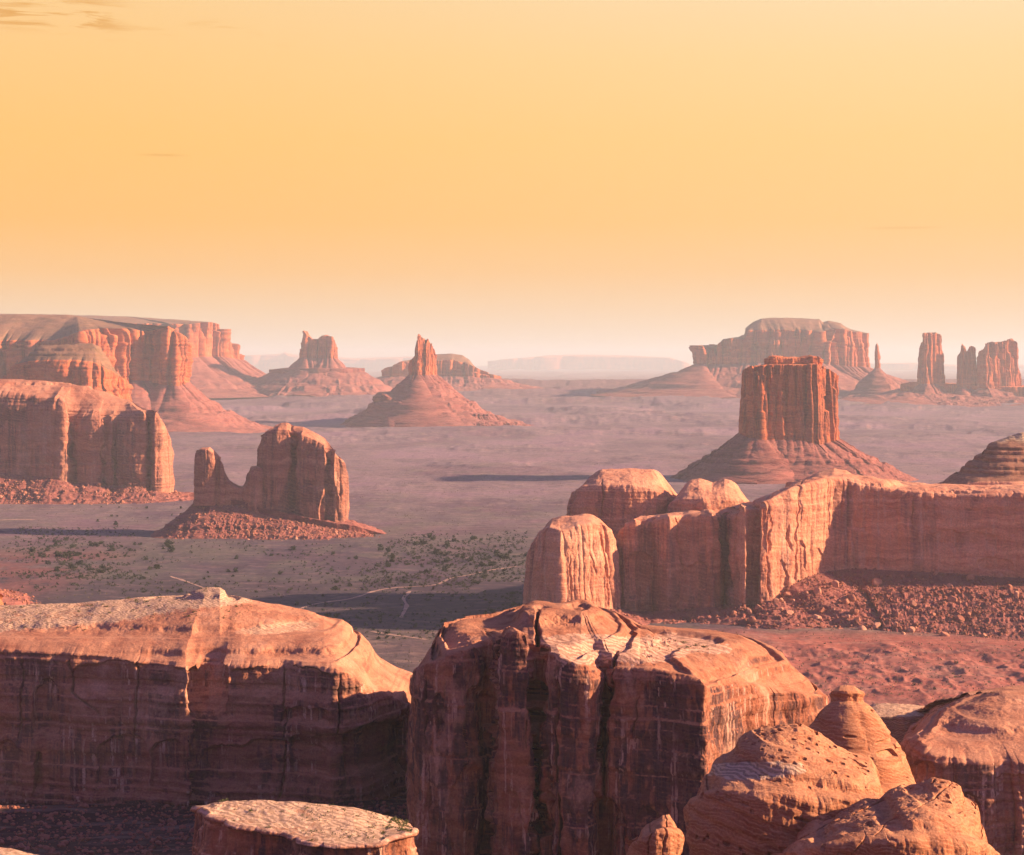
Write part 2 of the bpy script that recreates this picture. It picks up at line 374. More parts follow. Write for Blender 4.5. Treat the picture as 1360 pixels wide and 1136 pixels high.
    if talus is not None:
        fx, fy = X + nr[:, 0] * (d0 + TW), Y + nr[:, 1] * (d0 + TW)
        kt = max(3, int(n * 0.035)); kq = np.hanning(2 * kt + 3)[1:-1]; kq /= kq.sum()
        sm_ = lambda a_: np.convolve(np.concatenate([a_[-kt:], a_, a_[:kt]]), kq, 'valid')
        Xs, Ys, n1, n2 = sm_(X), sm_(Y), sm_(nr[:, 0]), sm_(nr[:, 1]); nl = np.hypot(n1, n2) + 1e-9; n1 /= nl; n2 /= nl
        gz = sm_(ground_z(fx, fy)) + ground_off
        for i in range(hT):
            t = i / hT
            z = gz + (ZB - gz) * t ** talus_pow
            gl = 1.2 * gully * (1 - t) * fbm(sA / (gully * 1.4 + 1), 0 * sA + t * 3.3, o=4, seed=seed + 60, ridge=True) * np.sin(math.pi * min(1, t * 1.4 + .15)) ** 0.7
            wob = 1 + 0.34 * fbm(sA / (TW.max() * 1.2 + 1), 0 * sA, o=3, seed=seed + 61)
            hb = min(1.0, t * 1.0); xx = (Xs + n1 * TW * wob) * (1 - hb) + (X + nr[:, 0] * d0) * hb + n1 * gl; yy = (Ys + n2 * TW * wob) * (1 - hb) + (Y + nr[:, 1] * d0) * hb + n2 * gl
            tw = 11 * m; tn = m * 2.4 * talus_n
            z = z + tn * fbm(xx / tw, yy / tw, z / tw, o=5, seed=seed + 62, gain=0.6, ridge=True) * math.sin(math.pi * (0.08 + 0.84 * t))
            if terr:
                z = z + terr * np.sin(math.pi * t) * 0.5 * np.tanh(4 * vn(z / (terr * 1.5), fbm(xx / 90, yy / 90, o=2, seed=7), seed=seed + 63))
            rows.append(np.stack([xx, yy, z], 1)); zone.append(0); pales.append(np.zeros(n))
    # cliff
    for i in range(hC + 1):
        h = i / hC
        z = ZB + (ZT - ZB) * h
        d = disp(h, z)
        fd, px, py = feat(X, Y, z)
        if pits is not None:
            pp = pits
            fd = fd - pp[0] * sstep(pp[1], pp[1] + 0.1, vn(X / pp[2], Y / pp[2], (z + tilt * X) / (pp[2] * 0.7), seed=seed + 90)) * sstep(0.05, 0.35, vn(X / 30, Y / 30, (z + tilt * X) / 2.2, seed=seed + 91))
        d = d + fd
        rows.append(np.stack([X + nr[:, 0] * d, Y + nr[:, 1] * d, z], 1)); zone.append(1)
    last = rows[-1]
    kw_ = max(3, int(4 + n * 0.02)); kk = np.hanning(2 * kw_ + 3)[1:-1]; kk /= kk.sum()
    lsm = np.stack([np.convolve(np.concatenate([last[-kw_:, a_], last[:, a_], last[:kw_, a_]]), kk, 'valid') for a_ in range(2)], 1)
    ldet = last[:, :2] - lsm
    # top
    sp = np.array([[(p[0] - CX) / F * (D + p[1]), D + p[1]] for p in spine])
    a, b = sp[0], sp[1]; ab = b - a
    tt = np.clip(((last[:, :2] - a) @ ab) / max(1e-6, ab @ ab), 0, 1)
    tt = np.convolve(np.concatenate([tt[-4:], tt, tt[:4]]), np.ones(9) / 9, 'valid')
    S = a + tt[:, None] * ab
    cr_ = np.array(crown, float)
    for i in range(1, hR + 1):
        wq = i / hR; wq = wq ** 1.25
        xy = lsm * (1 - wq) + S * wq + ldet * math.exp(-wq * 14)
        g = (1 - (1 - wq) ** dome)
        vpx = CX + xy[:, 0] / xy[:, 1] * F
        crz = CAMZ - (np.interp(vpx, cr_[:, 0], cr_[:, 1]) - HY) / F * S[:, 1]
        # silhouette follows the crown line where the spine is; side slopes interpolate
        z = last[:, 2] * (1 - g) + crz * g
        env = np.sin(math.pi * min(1, wq * 0.95 + 0.05)) ** 0.5 if i < hR else 0
        zn = top_noise * fbm(xy[:, 0] / top_w, xy[:, 1] / top_w, z / top_w, o=6, seed=seed + 30, gain=0.55)
        z = z + zn * min(1, wq * 8) * (1 if i < hR else 0.0 + 1.0)
        if top_ledge:
            zz = z + tilt * xy[:, 0]
            z = z + top_ledge * min(1, wq * 8) * (np.tanh(3 * vn(zz / (ledge_w * .5), 0.15 * fbm(xy[:, 0] / 30, xy[:, 1] / 30, o=2, seed=2), seed=seed + 33)))
        if len(cracks) and i < hR:
            fd, px, py = feat(xy[:, 0], xy[:, 1], z)
            z = z + fd * 0.6
        if pits is not None and i < hR:
            z = z - pits[0] * 0.7 * min(1, wq * 6) * sstep(pits[1], pits[1] + 0.1, vn(xy[:, 0] / pits[2], xy[:, 1] / pits[2], (z + tilt * xy[:, 0]) / (pits[2] * 0.7), seed=seed + 90)) * sstep(0.05, 0.35, vn(xy[:, 0] / 30, xy[:, 1] / 30, (z + tilt * xy[:, 0]) / 2.2, seed=seed + 91))
        rows.append(np.stack([xy[:, 0], xy[:, 1], z], 1)); zone.append(2)
    nrw = len(rows)
    V = np.concatenate(rows)
    # inner rows: relax the fold on the spine by averaging crown noise
    i0 = np.arange(n); i1 = (i0 + 1) % n
    Q = []; qz = []
    for r in range(nrw - 1):
        Q.append(np.stack([r * n + i0, r * n + i1, (r + 1) * n + i1, (r + 1) * n + i0], 1)); qz += [zone[r + 1] if zone[r] else 0] * n
    Q = np.concatenate(Q); qz = np.array(qz)
    if talus is not None:
        # rows of the talus run up to the cliff's first row
        pass
    N_ = vnormals(V, Q)
    pv = np.zeros(len(V))
    if pale is not None:
        px = CX + V[:, 0] / V[:, 1] * F; py = HY + (CAMZ - V[:, 2]) / V[:, 1] * F
        pv = pale(px, py, V, N_)
    return dict(V=V, Q=Q, z=qz, N=N_, pale=pv, D=D)

def emit(fm, root, parts, mats):
    """parts: zone -> part name; pale faces become their own part when parts has the key 'pale'"""
    V, Q, z, N_, pv = fm['V'], fm['Q'], fm['z'], fm['N'], fm['pale']
    loc = np.array(root.location)
    key = np.array([0, 1, 2])[z].astype(int)
    if 'pale' in parts: key = np.where((pv[Q].mean(1) > 0.5) & (z > 0), 9, key)
    names = {}
    for kk in np.unique(key): names.setdefault(parts['pale'] if kk == 9 else parts[int(kk)], []).append(int(kk))
    out = []
    for nm, ks in names.items():
        q = Q[np.isin(key, ks)]
        u, inv = np.unique(q, return_inverse=True); q2 = inv.reshape(q.shape)
        me = mesh_from(nm, V[u] - loc, q2, mats.get(nm, mats.get('*')), pv[u], N_[u])
        o = link(me, nm, root); out.append(o)
    return out

def base_loc(fm):
    V = fm['V']; return (float(V[:, 0].mean()), float(V[:, 1].mean()), float(V[:, 2].min()))

# ------------------------------------------------------------------ ground sheet
def ground_sheet():
    ys = np.concatenate([np.linspace(1500, 1160, 30)[:-1], np.linspace(1160, 960, 120)[:-1], np.linspace(960, 510, 640)[:-1]])
    D = 300 * F / (ys - HY)
    D = np.concatenate([np.linspace(60, D[0], 30)[:-1], D, np.geomspace(D[-1], 90000, 40)[1:]])
    D = np.concatenate([[-2000.0], D])
    t = np.concatenate([np.linspace(-1.6, -0.30, 90)[:-1], np.linspace(-0.30, 0.30, 900), np.linspace(0.30, 1.6, 90)[1:]])
    DD, TT = np.meshgrid(D, t, indexing='ij')
    X = TT * np.maximum(DD, 1500); Y = DD + 0 * TT
    Z = ground_z(X, np.maximum(Y, 60))
    V = np.stack([X, Y, Z], -1).reshape(-1, 3); nr, nc = DD.shape
    i = (np.arange(nr - 1)[:, None] * nc + np.arange(nc - 1)[None]).ravel()
    Q = np.stack([i, i + 1, i + nc + 1, i + nc], 1)
    m = bpy.data.materials.new('valley_soil'); m.use_nodes = True
    N = NT(m.node_tree); N.n.clear()
    P = N.add('ShaderNodeNewGeometry').outputs['Position']; s = N.add('ShaderNodeSeparateXYZ', {0: P}).outputs
    big = N.noise(N.vmul(P, (1 / 500, 1 / 900, 0)), 1.0, 6, 0.6)
    med = N.noise(N.vmul(P, (1 / 110, 1 / 170, 0)), 1.0, 6, 0.65)
    fin = N.noise(N.vmul(P, (1 / 9, 1 / 9, 1 / 9)), 1.0, 6, 0.7)
    c = N.ramp(big, [(0.32, (0.185, 0.105, 0.120)), (0.45, (0.125, 0.095, 0.112)), (0.52, (0.185, 0.165, 0.130)), (0.60, (0.185, 0.115, 0.128)), (0.72, (0.29, 0.20, 0.18))])
    c = N.mix(N.mr(med, 0.50, 0.62, 0, 0.75, smooth=True), c, (0.175, 0.165, 0.118))
    c = N.mix(N.mr(med, 0.44, 0.36, 0, 0.6, smooth=True), c, (0.115, 0.075, 0.083))
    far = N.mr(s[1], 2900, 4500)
    c = N.mix(N.math('MULTIPLY', far, N.mr(big, 0.42, 0.6, 0.25, 0.85)), c, (0.31, 0.215, 0.245))  # mauve of the distant haze put into the soil colour
    heath_shade = N.math('MULTIPLY', N.mr(N.math('ADD', s[1], N.math('MULTIPLY', N.math('SUBTRACT', med, 0.5), 500)), 2720, 2520, smooth=True), N.mr(s[0], 60, -20))
    c = N.mix(N.math('MULTIPLY', heath_shade, 0.75), c, (0.085, 0.062, 0.078))  # dark scrubland, painted darker to blend in the mesa's cast-shadow band
    c = N.mix(N.mr(s[1], 10500, 13000, 0, 0.7), c, (0.20, 0.105, 0.095))
    red = N.math('MULTIPLY', N.mr(N.math('ADD', s[0], N.math('MULTIPLY', N.math('SUBTRACT', med, 0.5), 260)), 60, 220, smooth=True), N.mr(s[1], 2150, 2050, smooth=True))
    c = N.mix(red, c, N.ramp(med, [(0.35, (0.20, 0.075, 0.07)), (0.5, (0.34, 0.120, 0.095)), (0.65, (0.26, 0.14, 0.125))]))
    redl = N.math('MULTIPLY', N.mr(s[0], -560, -640), N.math('MULTIPLY', N.mr(s[1], 2300, 2500), N.mr(s[1], 3100, 2850)))
    c = N.mix(N.math('MULTIPLY', redl, N.mr(med, 0.42, 0.52)), c, (0.31, 0.135, 0.11))
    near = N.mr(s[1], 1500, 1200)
    c = N.mix(near, c, (0.07, 0.032, 0.028))  # near ground painted dark in place of shade below the left cliff
    strk = N.noise(N.vmul(P, (1 / 60, 1 / 26, 0)), 1.0, 5, 0.7)
    c = N.mix(N.math('MULTIPLY', N.mr(strk, 0.5, 0.62, 0, 0.6, smooth=True), N.mr(s[1], 1900, 4500, 0.5, 1)), c, (0.36, 0.25, 0.20))
    c = N.mix(N.math('MULTIPLY', N.mr(strk, 0.46, 0.36, 0, 0.55, smooth=True), N.mr(s[1], 1900, 4500, 0.6, 1)), c, (0.15, 0.105, 0.09))
    c = N.mix(N.mr(s[1], 2050, 2200), c, N.mix(1.0, c, N.mix(N.mr(s[1], 2900, 4300), (0.56, 0.58, 0.76), (0.80, 0.80, 0.94)), 'MULTIPLY'))  # bluish cast painted over the soil by distance against the orange sunlight
    # steep little faces show the red shale
    nz = N.add('ShaderNodeSeparateXYZ', {0: N.add('ShaderNodeNewGeometry').outputs['Normal']}).outputs[2]
    c = N.mix(N.mr(nz, 0.985, 0.95, 0, 0.6), c, (0.28, 0.125, 0.105))
    c = N.mix(1.0, c, N.ramp(fin, [(0.28, (0.6,) * 3), (0.5, (0.97,) * 3), (0.72, (1.3,) * 3)]), 'MULTIPLY')
    dots = N.add('ShaderNodeTexVoronoi', {'Vector': N.vmul(P, (1 / 16, 1 / 16, 0)), 'Scale': 1.0, 'Randomness': 1.0}).outputs[0]
    c = N.mix(N.math('MULTIPLY', N.mr(dots, 0.16, 0.10, smooth=True), N.mr(med, 0.40, 0.55, 0.2, 0.8)), c, (0.07, 0.065, 0.045))
    bp = N.add('ShaderNodeBump', {'Strength': 0.6, 'Distance': 2.0, 'Height': N.math('ADD', fin, N.math('MULTIPLY', med, 3))})
    bs = N.add('ShaderNodeBsdfPrincipled', {'Base Color': c, 'Roughness': 0.95, 'Normal': bp.outputs[0], 'Specular IOR Level': 0.1})
    N.l.new(bs.outputs[0], N.add('ShaderNodeOutputMaterial').inputs[0])
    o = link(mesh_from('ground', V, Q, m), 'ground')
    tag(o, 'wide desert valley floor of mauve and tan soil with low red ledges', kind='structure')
ground_sheet()

def on_ground(px, py):
    px = np.asarray(px, float); py = np.asarray(py, float)
    D = 300 * F / (py - HY)
    for _ in range(12):
        g = ground_z((px - CX) / F * D, D); D = (CAMZ - g) * F / (py - HY)
    return (px - CX) / F * D, D, ground_z((px - CX) / F * D, D)

def road(pts, width, label):
    p = np.array(pts, float); x, y, z = on_ground(p[:, 0], p[:, 1])
    L = np.concatenate([[0], np.cumsum(np.hypot(np.diff(x), np.diff(y)))]); s = np.arange(0, L[-1], 3.0)
    X = np.interp(s, L, x); Y = np.interp(s, L, y)
    k = np.ones(15) / 15
    X = np.convolve(np.pad(X, 7, 'edge'), k, 'valid'); Y = np.convolve(np.pad(Y, 7, 'edge'), k, 'valid')
    tx, ty = np.gradient(X), np.gradient(Y); l = np.hypot(tx, ty); nx, ny = ty / l, -tx / l
    rows = []
    wv_ = width * (1 + 0.35 * vn(s / 25, 0 * s, seed=3))
    for a in (-1, -.5, 0, .5, 1):
        xx, yy = X + nx * wv_ * a / 2, Y + ny * wv_ * a / 2
        rows.append(np.stack([xx, yy, ground_z(xx, yy) + 0.35], 1))
    V = np.concatenate(rows); n = len(s); i = np.arange(n - 1)
    Q = np.concatenate([np.stack([r * n + i, r * n + i + 1, (r + 1) * n + i + 1, (r + 1) * n + i], 1) for r in range(4)])
    if np.cross(V[Q[0, 1]] - V[Q[0, 0]], V[Q[0, 3]] - V[Q[0, 0]])[2] < 0: Q = Q[:, ::-1]
    o = link(mesh_from('dirt_road', V, Q, M_road), 'dirt_road'); tag(o, label, kind='structure')
def simple_mat(name, a, b, sc):
    m = bpy.data.materials.new(name); m.use_nodes = True; N = NT(m.node_tree); N.n.clear()
    n = N.noise(N.add('ShaderNodeNewGeometry').outputs['Position'], sc, 5)
    bs = N.add('ShaderNodeBsdfPrincipled', {'Base Color': N.mix(N.mr(n, .35, .65), a, b), 'Roughness': 0.95, 'Specular IOR Level': 0.1})
    N.l.new(bs.outputs[0], N.add('ShaderNodeOutputMaterial').inputs[0]); return m
M_road = simple_mat('pale_dirt', (0.27, 0.185, 0.165), (0.38, 0.27, 0.23), 0.08)
road([(378, 822), (400, 808), (425, 801), (450, 798), (470, 795), (487, 789), (502, 784), (530, 780), (560, 779), (580, 778), (590, 772), (603, 767), (640, 760), (690, 752)], 6, 'pale dirt track crossing the valley floor')
road([(225, 765), (255, 775), (300, 793), (345, 808), (385, 826)], 5, 'long straight dirt track behind the left cliff top')
road([(488, 838), (530, 845), (575, 851)], 7, 'dirt track running to the left of the middle cliff')
road([(545, 785), (535, 795), (541, 805), (532, 822)], 5, 'faint winding footpath among the shrubs')
road([(-10, 692), (20, 690), (50, 691)], 14, 'pale bare dirt patch at the left edge')

# ------------------------------------------------------------------ formations
def closed(front, T, rim=None, inset=0.0):
    """front points plus a generic back side T metres further away"""
    xs = [p[0] for p in front]; c = (xs[0] + xs[-1]) / 2
    back = []
    for p in reversed(front[1:-1:max(1, len(front) // 6)]):
        back.append((c + (p[0] - c) * (1 - inset), T + 0.15 * T * math.sin(p[0] * 0.37), p[2], (rim if rim else p[3])) + tuple(p[4:]))
    return front + back

def rock(name, label, cat, D, front, crown, T, parts, mats, group=None, spine=None, **kw):
    ct = closed(front, T, kw.pop('back_rim', None), kw.pop('inset', 0.1))
    xs = [p[0] for p in front]; a, b = min(xs), max(xs); w = b - a
    if spine is None: 
        e = min(0.3 * w, T * 0.5 / (D / F)); spine = [(a + e, T * .5), (b - e, T * .5)]
    fm = formation(D, ct, crown, spine, **kw)
    root = thing(name, label, cat, base_loc(fm), group)
    emit(fm, root, parts, mats)
    return root, fm
def add_part(root, D, front, crown, T, parts, mats, spine=None, **kw):
    ct = closed(front, T, kw.pop('back_rim', None), kw.pop('inset', 0.1))
    xs = [p[0] for p in front]; a, b = min(xs), max(xs); w = b - a
    if spine is None:
        e = min(0.3 * w, T * 0.5 / (D / F)); spine = [(a + e, T * .5), (b - e, T * .5)]
    fm = formation(D, ct, crown, spine, **kw)
    emit(fm, root, parts, mats); return fm
FARM = {'talus_slope': M_talf, 'cliff': M_far, 'mesa_top': M_cap, 'spire': M_far, 'tower': M_far, 'caprock': M_cap, '*': M_far}

# A: far mesa on the left
rock('mesa', 'long flat far mesa at the left with a fluted sunlit right end against the sky', 'mesa', 12000,
     [(-260, 0, 478, 430), (0, -60, 478, 430), (150, -40, 478, 430), (215, 0, 478, 430), (250, -60, 476, 431), (262, 0, 474, 429), (280, 120, 474, 428), (288, 180, 474, 430), (292, 240, 474, 441), (297, 200, 475, 437), (306, 320, 476, 444), (315, 480, 478, 470), (316, 600, 478, 472)],
     [(-260, 418), (40, 417), (110, 419), (180, 421), (277, 423), (290, 432), (315, 465)], 1500,
     {0: 'talus_slope', 1: 'cliff', 2: 'mesa_top'}, FARM, talus=620, talus_pow=1.8, smooth=15, step=1.0, res=(40, 45, 40), pil=((110, 55, 4), (38, 24, 4)), rough=10, rough_w=60,
     ledge=6, ledge_w=40, top_noise=4, top_w=120, gully=30, seed=11, dome=1.5, terr=14)
# B: big mesa in front of it
rock('mesa', 'broad dark topped mesa at the left edge with orange lit buttresses and talus fan', 'mesa', 7800,
     [(-260, 0, 520, 455), (0, -60, 520, 452), (70, -80, 520, 452), (108, -150, 518, 440), (118, -110, 516, 438), (150, -30, 512, 436), (166, 60, 510, 437), (172, 90, 505, 437), (178, 50, 505, 438), (192, 60, 506, 440), (198, 130, 505, 440),
      (206, 110, 508, 438), (222, 30, 512, 433), (234, 30, 513, 440), (243, 90, 510, 448), (248, 170, 508, 455), (247, 260, 508, 455)],
     [(-260, 419), (20, 418), (90, 419), (130, 424), (180, 428), (222, 431), (236, 440), (247, 452)], 900,
     {0: 'talus_slope', 1: 'cliff', 2: 'mesa_top'}, FARM, talus=330, talus_pow=1.7, smooth=10, step=0.8, res=(80, 90, 60), pil=((90, 34, 5), (30, 14, 4)), rough=9, rough_w=45, ledge=5, ledge_w=24,
     top_noise=5, top_w=60, gully=26, terr=10, seed=12, dome=1.6, round_=18)
# C: middle butte, left
rock('mesa', 'rounded dark capped butte between the left front cliffs and the broad mesa behind', 'butte', 6100,
     [(8, 120, 540, 500), (14, 60, 540, 485), (30, 20, 540, 480), (60, 0, 545, 478), (100, -5, 545, 478), (128, 0, 545, 482), (142, 10, 545, 487), (152, 60, 545, 490), (164, 110, 545, 498), (170, 170, 545, 505), (172, 240, 545, 510)],
     [(8, 485), (22, 470), (50, 459), (100, 456), (128, 455), (146, 460), (158, 478), (172, 500)], 330,
     {0: 'talus_slope', 1: 'cliff', 2: 'mesa_top'}, FARM, talus=90, smooth=10, step=0.8, res=(20, 70, 80), pil=((110, 14, 4), (36, 6, 3)), rough=9, rough_w=36, ledge=4, ledge_w=16,
     top_noise=5, top_w=40, top_ledge=3.0, seed=13, dome=1.4, round_=14, terr=5)
# D: front cliffs, left
FM_D = rock('mesa', 'tall panelled sandstone cliffs at the left edge with sunlit blocks at their foot', 'cliff', 4080,
     [(-200, 0, 630, 522), (-60, -10, 628, 520), (0, -6, 628, 518), (40, -4, 632, 524), (62, -10, 634, 528), (70, -16, 636, 526), (88, -14, 640, 534), (94, 14, 640, 548), (120, -2, 643, 550), (136, 2, 644, 552), (139, 16, 645, 553), (149, 8, 645, 552),
      (153, 16, 646, 553), (170, -8, 647, 551), (192, -6, 648, 546), (198, 12, 650, 548), (205, -8, 652, 545), (214, 0, 655, 550), (222, 25, 656, 560), (227, 60, 655, 580), (230, 100, 655, 590), (230, 150, 655, 600)],
     [(-200, 500), (0, 503), (60, 507), (110, 512), (140, 520), (170, 531), (195, 542), (212, 546), (226, 572)], 200,
     {0: 'talus_slope', 1: 'cliff', 2: 'mesa_top'}, {'talus_slope': M_tal, 'cliff': M_farm, 'mesa_top': M_farm}, talus=100, talus_pow=1.6, smooth=5, step=0.7, res=(50, 170, 90), pil=((55, 3.5, 9), (14, 0.9, 5)),
     rough=5, rough_w=26, ledge=1.2, ledge_w=10, top_noise=3, top_w=24, top_ledge=2.0, seed=14, dome=1.3, round_=16, round_h=0.8, gully=3, terr=2, talus_n=1.6,
     cracks=[([(93, 548), (95, 600), (101, 645)], 1.6, 16), ([(138, 556), (136, 650)], 1.3, 13), ([(151, 556), (153, 650)], 1.2, 12), ([(197, 550), (199, 600), (198, 650)], 1.4, 13)])[1]
# E: monolith group
rootE, FM_E = rock('mesa', 'lone bulbous monolith with spire and saddle wall on a dark rubble mound', 'monolith', 3270,
     [(256, 15, 668, 662), (280, 0, 668, 662), (320, 0, 672, 665), (350, -4, 684, 676), (400, -12, 694, 686), (440, -16, 702, 694), (470, -14, 706, 698), (490, -6, 710, 704), (520, 0, 716, 712), (545, 10, 721, 718)],
     [(256, 660), (320, 664), (350, 672), (400, 680), (470, 692), (500, 702), (545, 718)], 60,
     {0: 'talus_slope', 1: 'talus_slope', 2: 'talus_slope'}, {'*': M_tal}, talus=85, talus_pow=1.5, smooth=6, step=0.8, res=(70, 10, 20), rough=3, rough_w=14, top_noise=3, top_w=12,
     gully=3, terr=3, talus_n=1.5, seed=15)
add_part(rootE, 3270,
     [(341, 60, 705, 590), (343, 22, 705, 580), (350, 4, 705, 573), (368, -2, 705, 569), (384, 2, 705, 571), (390, 12, 705, 574), (398, -4, 705, 576), (420, -10, 707, 586), (432, -12, 708, 592), (437, -2, 708, 598), (444, -12, 709, 598), (452, -4, 708, 606), (458, 12, 706, 612), (461, 34, 704, 622), (462, 60, 704, 632)],
     [(341, 582), (346, 571), (358, 564), (380, 561), (390, 565), (402, 567), (420, 575), (438, 586), (452, 600), (461, 620)], 92,
     {1: 'monolith_block', 2: 'monolith_block'}, {'*': M_farm}, smooth=4, step=0.6, res=(0, 230, 110), pil=((42, 2.6, 6), (14, 1.0, 3)), rough=3.4, rough_w=20, ledge=0.5, ledge_w=8, top_noise=2.2, top_w=14, seed=16, dome=2.0, round_=7, round_h=0.82,
     cracks=[([(389, 562), (391, 590), (386, 640), (388, 700)], 2.4, 9), ([(436, 600), (434, 640), (437, 660)], 1.6, 7)], recesses=[(425, 452, 640, 720, 5)])
add_part(rootE, 3265,
     [(258, 22, 672, 606), (258, 6, 672, 600), (264, -2, 672, 597), (276, -3, 672, 597), (284, 0, 672, 602), (287, 6, 672, 606), (292, 0, 672, 608), (299, 6, 672, 618), (300, 20, 672, 624)],
     [(258, 598), (265, 595), (278, 594), (286, 600), (293, 606), (300, 620)], 34,
     {1: 'spire', 2: 'spire'}, {'*': M_farm}, smooth=2, step=0.6, res=(0, 110, 30), pil=((16, 1.2, 6),), rough=1.8, rough_w=10, top_noise=1, top_w=6, seed=17, dome=2, round_=3)
add_part(rootE, 3268,
     [(288, 22, 680, 628), (292, 6, 680, 622), (300, 2, 680, 638), (312, 4, 680, 646), (322, 4, 680, 649), (328, 2, 680, 640), (332, -2, 680, 626), (342, -2, 682, 620), (350, 6, 684, 622), (352, 22, 684, 624)],
     [(288, 622), (292, 614), (298, 628), (304, 637), (316, 645), (323, 647), (328, 636), (333, 620), (350, 618)], 36,
     {1: 'saddle_wall', 2: 'saddle_wall'}, {'*': M_farm}, smooth=1.5, step=0.6, res=(0, 80, 30), pil=((18, 2, 6),), rough=2.6, rough_w=9, top_noise=1.5, top_w=6, seed=18, dome=1.5, round_=3)
# F: far castle-shaped butte
rootF, _ = rock('butte', 'small far butte with a horned castle shaped crest on a low shelf at the skyline', 'butte', 12000,
     [(398, 60, 476, 445), (399, 10, 476, 442), (403, 0, 476, 439), (408, 0, 476, 445), (413, 10, 476, 450), (423, 20, 476, 451), (427, 10, 476, 447), (433, 0, 476, 446), (441, 0, 476, 447), (444, 20, 476, 452), (447, 60, 477, 468)],
     [(398, 441), (400, 438), (404, 437), (407, 443), (411, 446), (414, 450), (424, 451), (427, 446), (434, 445), (441, 447), (445, 456), (447, 470)], 100,
     {0: 'talus_slope', 1: 'cliff', 2: 'cliff'}, FARM, talus=330, talus_pow=1.5, smooth=8, step=0.7, res=(40, 50, 20), pil=((55, 16, 6), (20, 6, 3)), rough=7, rough_w=30, top_noise=4, top_w=20, seed=19, gully=18, terr=10)
add_part(rootF, 12000, [(356, 60, 495, 491), (380, -60, 496, 490), (420, -120, 496, 489), (455, -80, 496, 490), (486, 40, 494, 489)], [(356, 489), (400, 487), (488, 488)], 330,
     {0: 'shelf', 1: 'shelf', 2: 'shelf'}, {'*': M_talf}, talus=230, talus_pow=1.2, smooth=30, step=1, res=(30, 8, 10), rough=8, rough_w=60, top_noise=4, top_w=60, seed=20, gully=30, terr=14)
# H: low mesa behind the spire
rock('mesa', 'low dark mesa half hidden behind the tall narrow spire near the middle of the skyline', 'mesa', 13000,
     [(508, 60, 500, 493), (520, 0, 500, 486), (532, -20, 500, 480), (545, 0, 500, 481), (575, 0, 500, 480), (600, 0, 500, 478), (622, 0, 500, 484), (640, 20, 502, 492), (650, 10, 502, 496), (664, 80, 503, 500)],
     [(508, 491), (515, 487), (522, 482), (532, 477), (546, 478), (556, 474), (578, 471), (600, 470), (614, 472), (624, 478), (636, 488), (652, 495), (664, 499)], 420,
     {0: 'talus_slope', 1: 'cliff', 2: 'mesa_top'}, FARM, talus=360, talus_pow=1.4, smooth=20, step=0.8, res=(40, 24, 30), pil=((90, 22, 6), (30, 8, 3)), rough=10, rough_w=50, top_noise=5, top_w=60, seed=21, gully=26, terr=12)
# G: central spire
rootG, _ = rock('butte', 'tall narrow jagged spire glowing orange on a broad red cone in the middle distance', 'spire', 8500,
     [(545, 10, 498, 484), (547, -22, 498, 477), (552, -26, 498, 472), (555, -34, 498, 447), (559, -20, 498, 446), (562, -8, 498, 451), (565, -14, 498, 458), (569, -4, 498, 451), (571, 10, 498, 457), (575, 22, 498, 457), (578, 44, 498, 463), (579, 60, 498, 475)],
     [(545, 482), (550, 473), (554, 462), (555, 444), (557, 444), (560, 449), (564, 450), (566, 455), (568, 449), (571, 457), (573, 459), (575, 455), (577, 458), (579, 474)], 70,
     {0: 'talus_slope', 1: 'spire', 2: 'spire'}, FARM, talus=320, talus_pow=1.25, smooth=1.5, step=0.4, res=(110, 140, 16), pil=((17, 8, 4), (8, 4, 4)), rimn=8, rimw=8, rough=4.5, rough_w=16, top_noise=3, top_w=9, seed=22, gully=22, terr=14, batter=1, talus_n=1.6)
add_part(rootG, 8450, [(502, 60, 558, 522), (503, 0, 558, 521), (512, -50, 558, 524), (530, -90, 558, 536), (560, -120, 558, 544), (600, -120, 558, 548), (640, -60, 558, 550), (668, 20, 557, 552)], [(502, 520), (520, 518), (545, 522), (590, 536), (622, 544), (668, 550)], 420,
     {0: 'apron', 1: 'apron', 2: 'apron'}, {'*': M_talf}, talus=160, talus_pow=1.3, smooth=9, step=0.7, res=(40, 40, 30), pil=((50, 12, 4), (20, 5, 4)), rough=9, rough_w=40, ledge=7, ledge_w=26, top_noise=6, top_w=40, seed=71, gully=16, terr=8, batter=26)
# J: far big mesa
rootJ, _ = rock('mesa', 'largest far mesa on the right skyline with stepped left shoulder and fluted orange right end', 'mesa', 12000,
     [(928, 60, 484, 462), (930, 0, 484, 458), (934, 0, 484, 461), (937, 30, 484, 471), (944, 20, 484, 470), (948, 0, 484, 460), (951, 20, 484, 470), (957, 0, 484, 454), (965, -10, 484, 450), (988, 0, 483, 451), (991, -20, 483, 440), (1010, -40, 482, 438), (1050, -30, 481, 439),
      (1088, -10, 481, 440), (1094, 40, 482, 440), (1099, -40, 484, 438), (1112, 20, 485, 437), (1128, 60, 487, 440), (1140, 110, 487, 442), (1150, 200, 488, 443), (1152, 330, 488, 450)],
     [(928, 459), (930, 457), (933, 459), (937, 470), (944, 469), (948, 458), (951, 469), (954, 456), (960, 448), (970, 448), (989, 448), (990, 436), (1000, 428), (1011, 423), (1040, 422), (1088, 424), (1093, 428), (1100, 426), (1117, 426), (1130, 433), (1149, 437), (1152, 446)], 560,
     {0: 'talus_slope', 1: 'cliff', 2: 'mesa_top'}, FARM, talus=560, talus_pow=1.6, smooth=12, step=0.8, res=(50, 70, 40), pil=((100, 45, 4), (32, 20, 4)), rimn=8, rimw=40, rough=9, rough_w=45, ledge=5, ledge_w=40, top_noise=5, top_w=60, seed=23, gully=40, terr=14, dome=1.6)
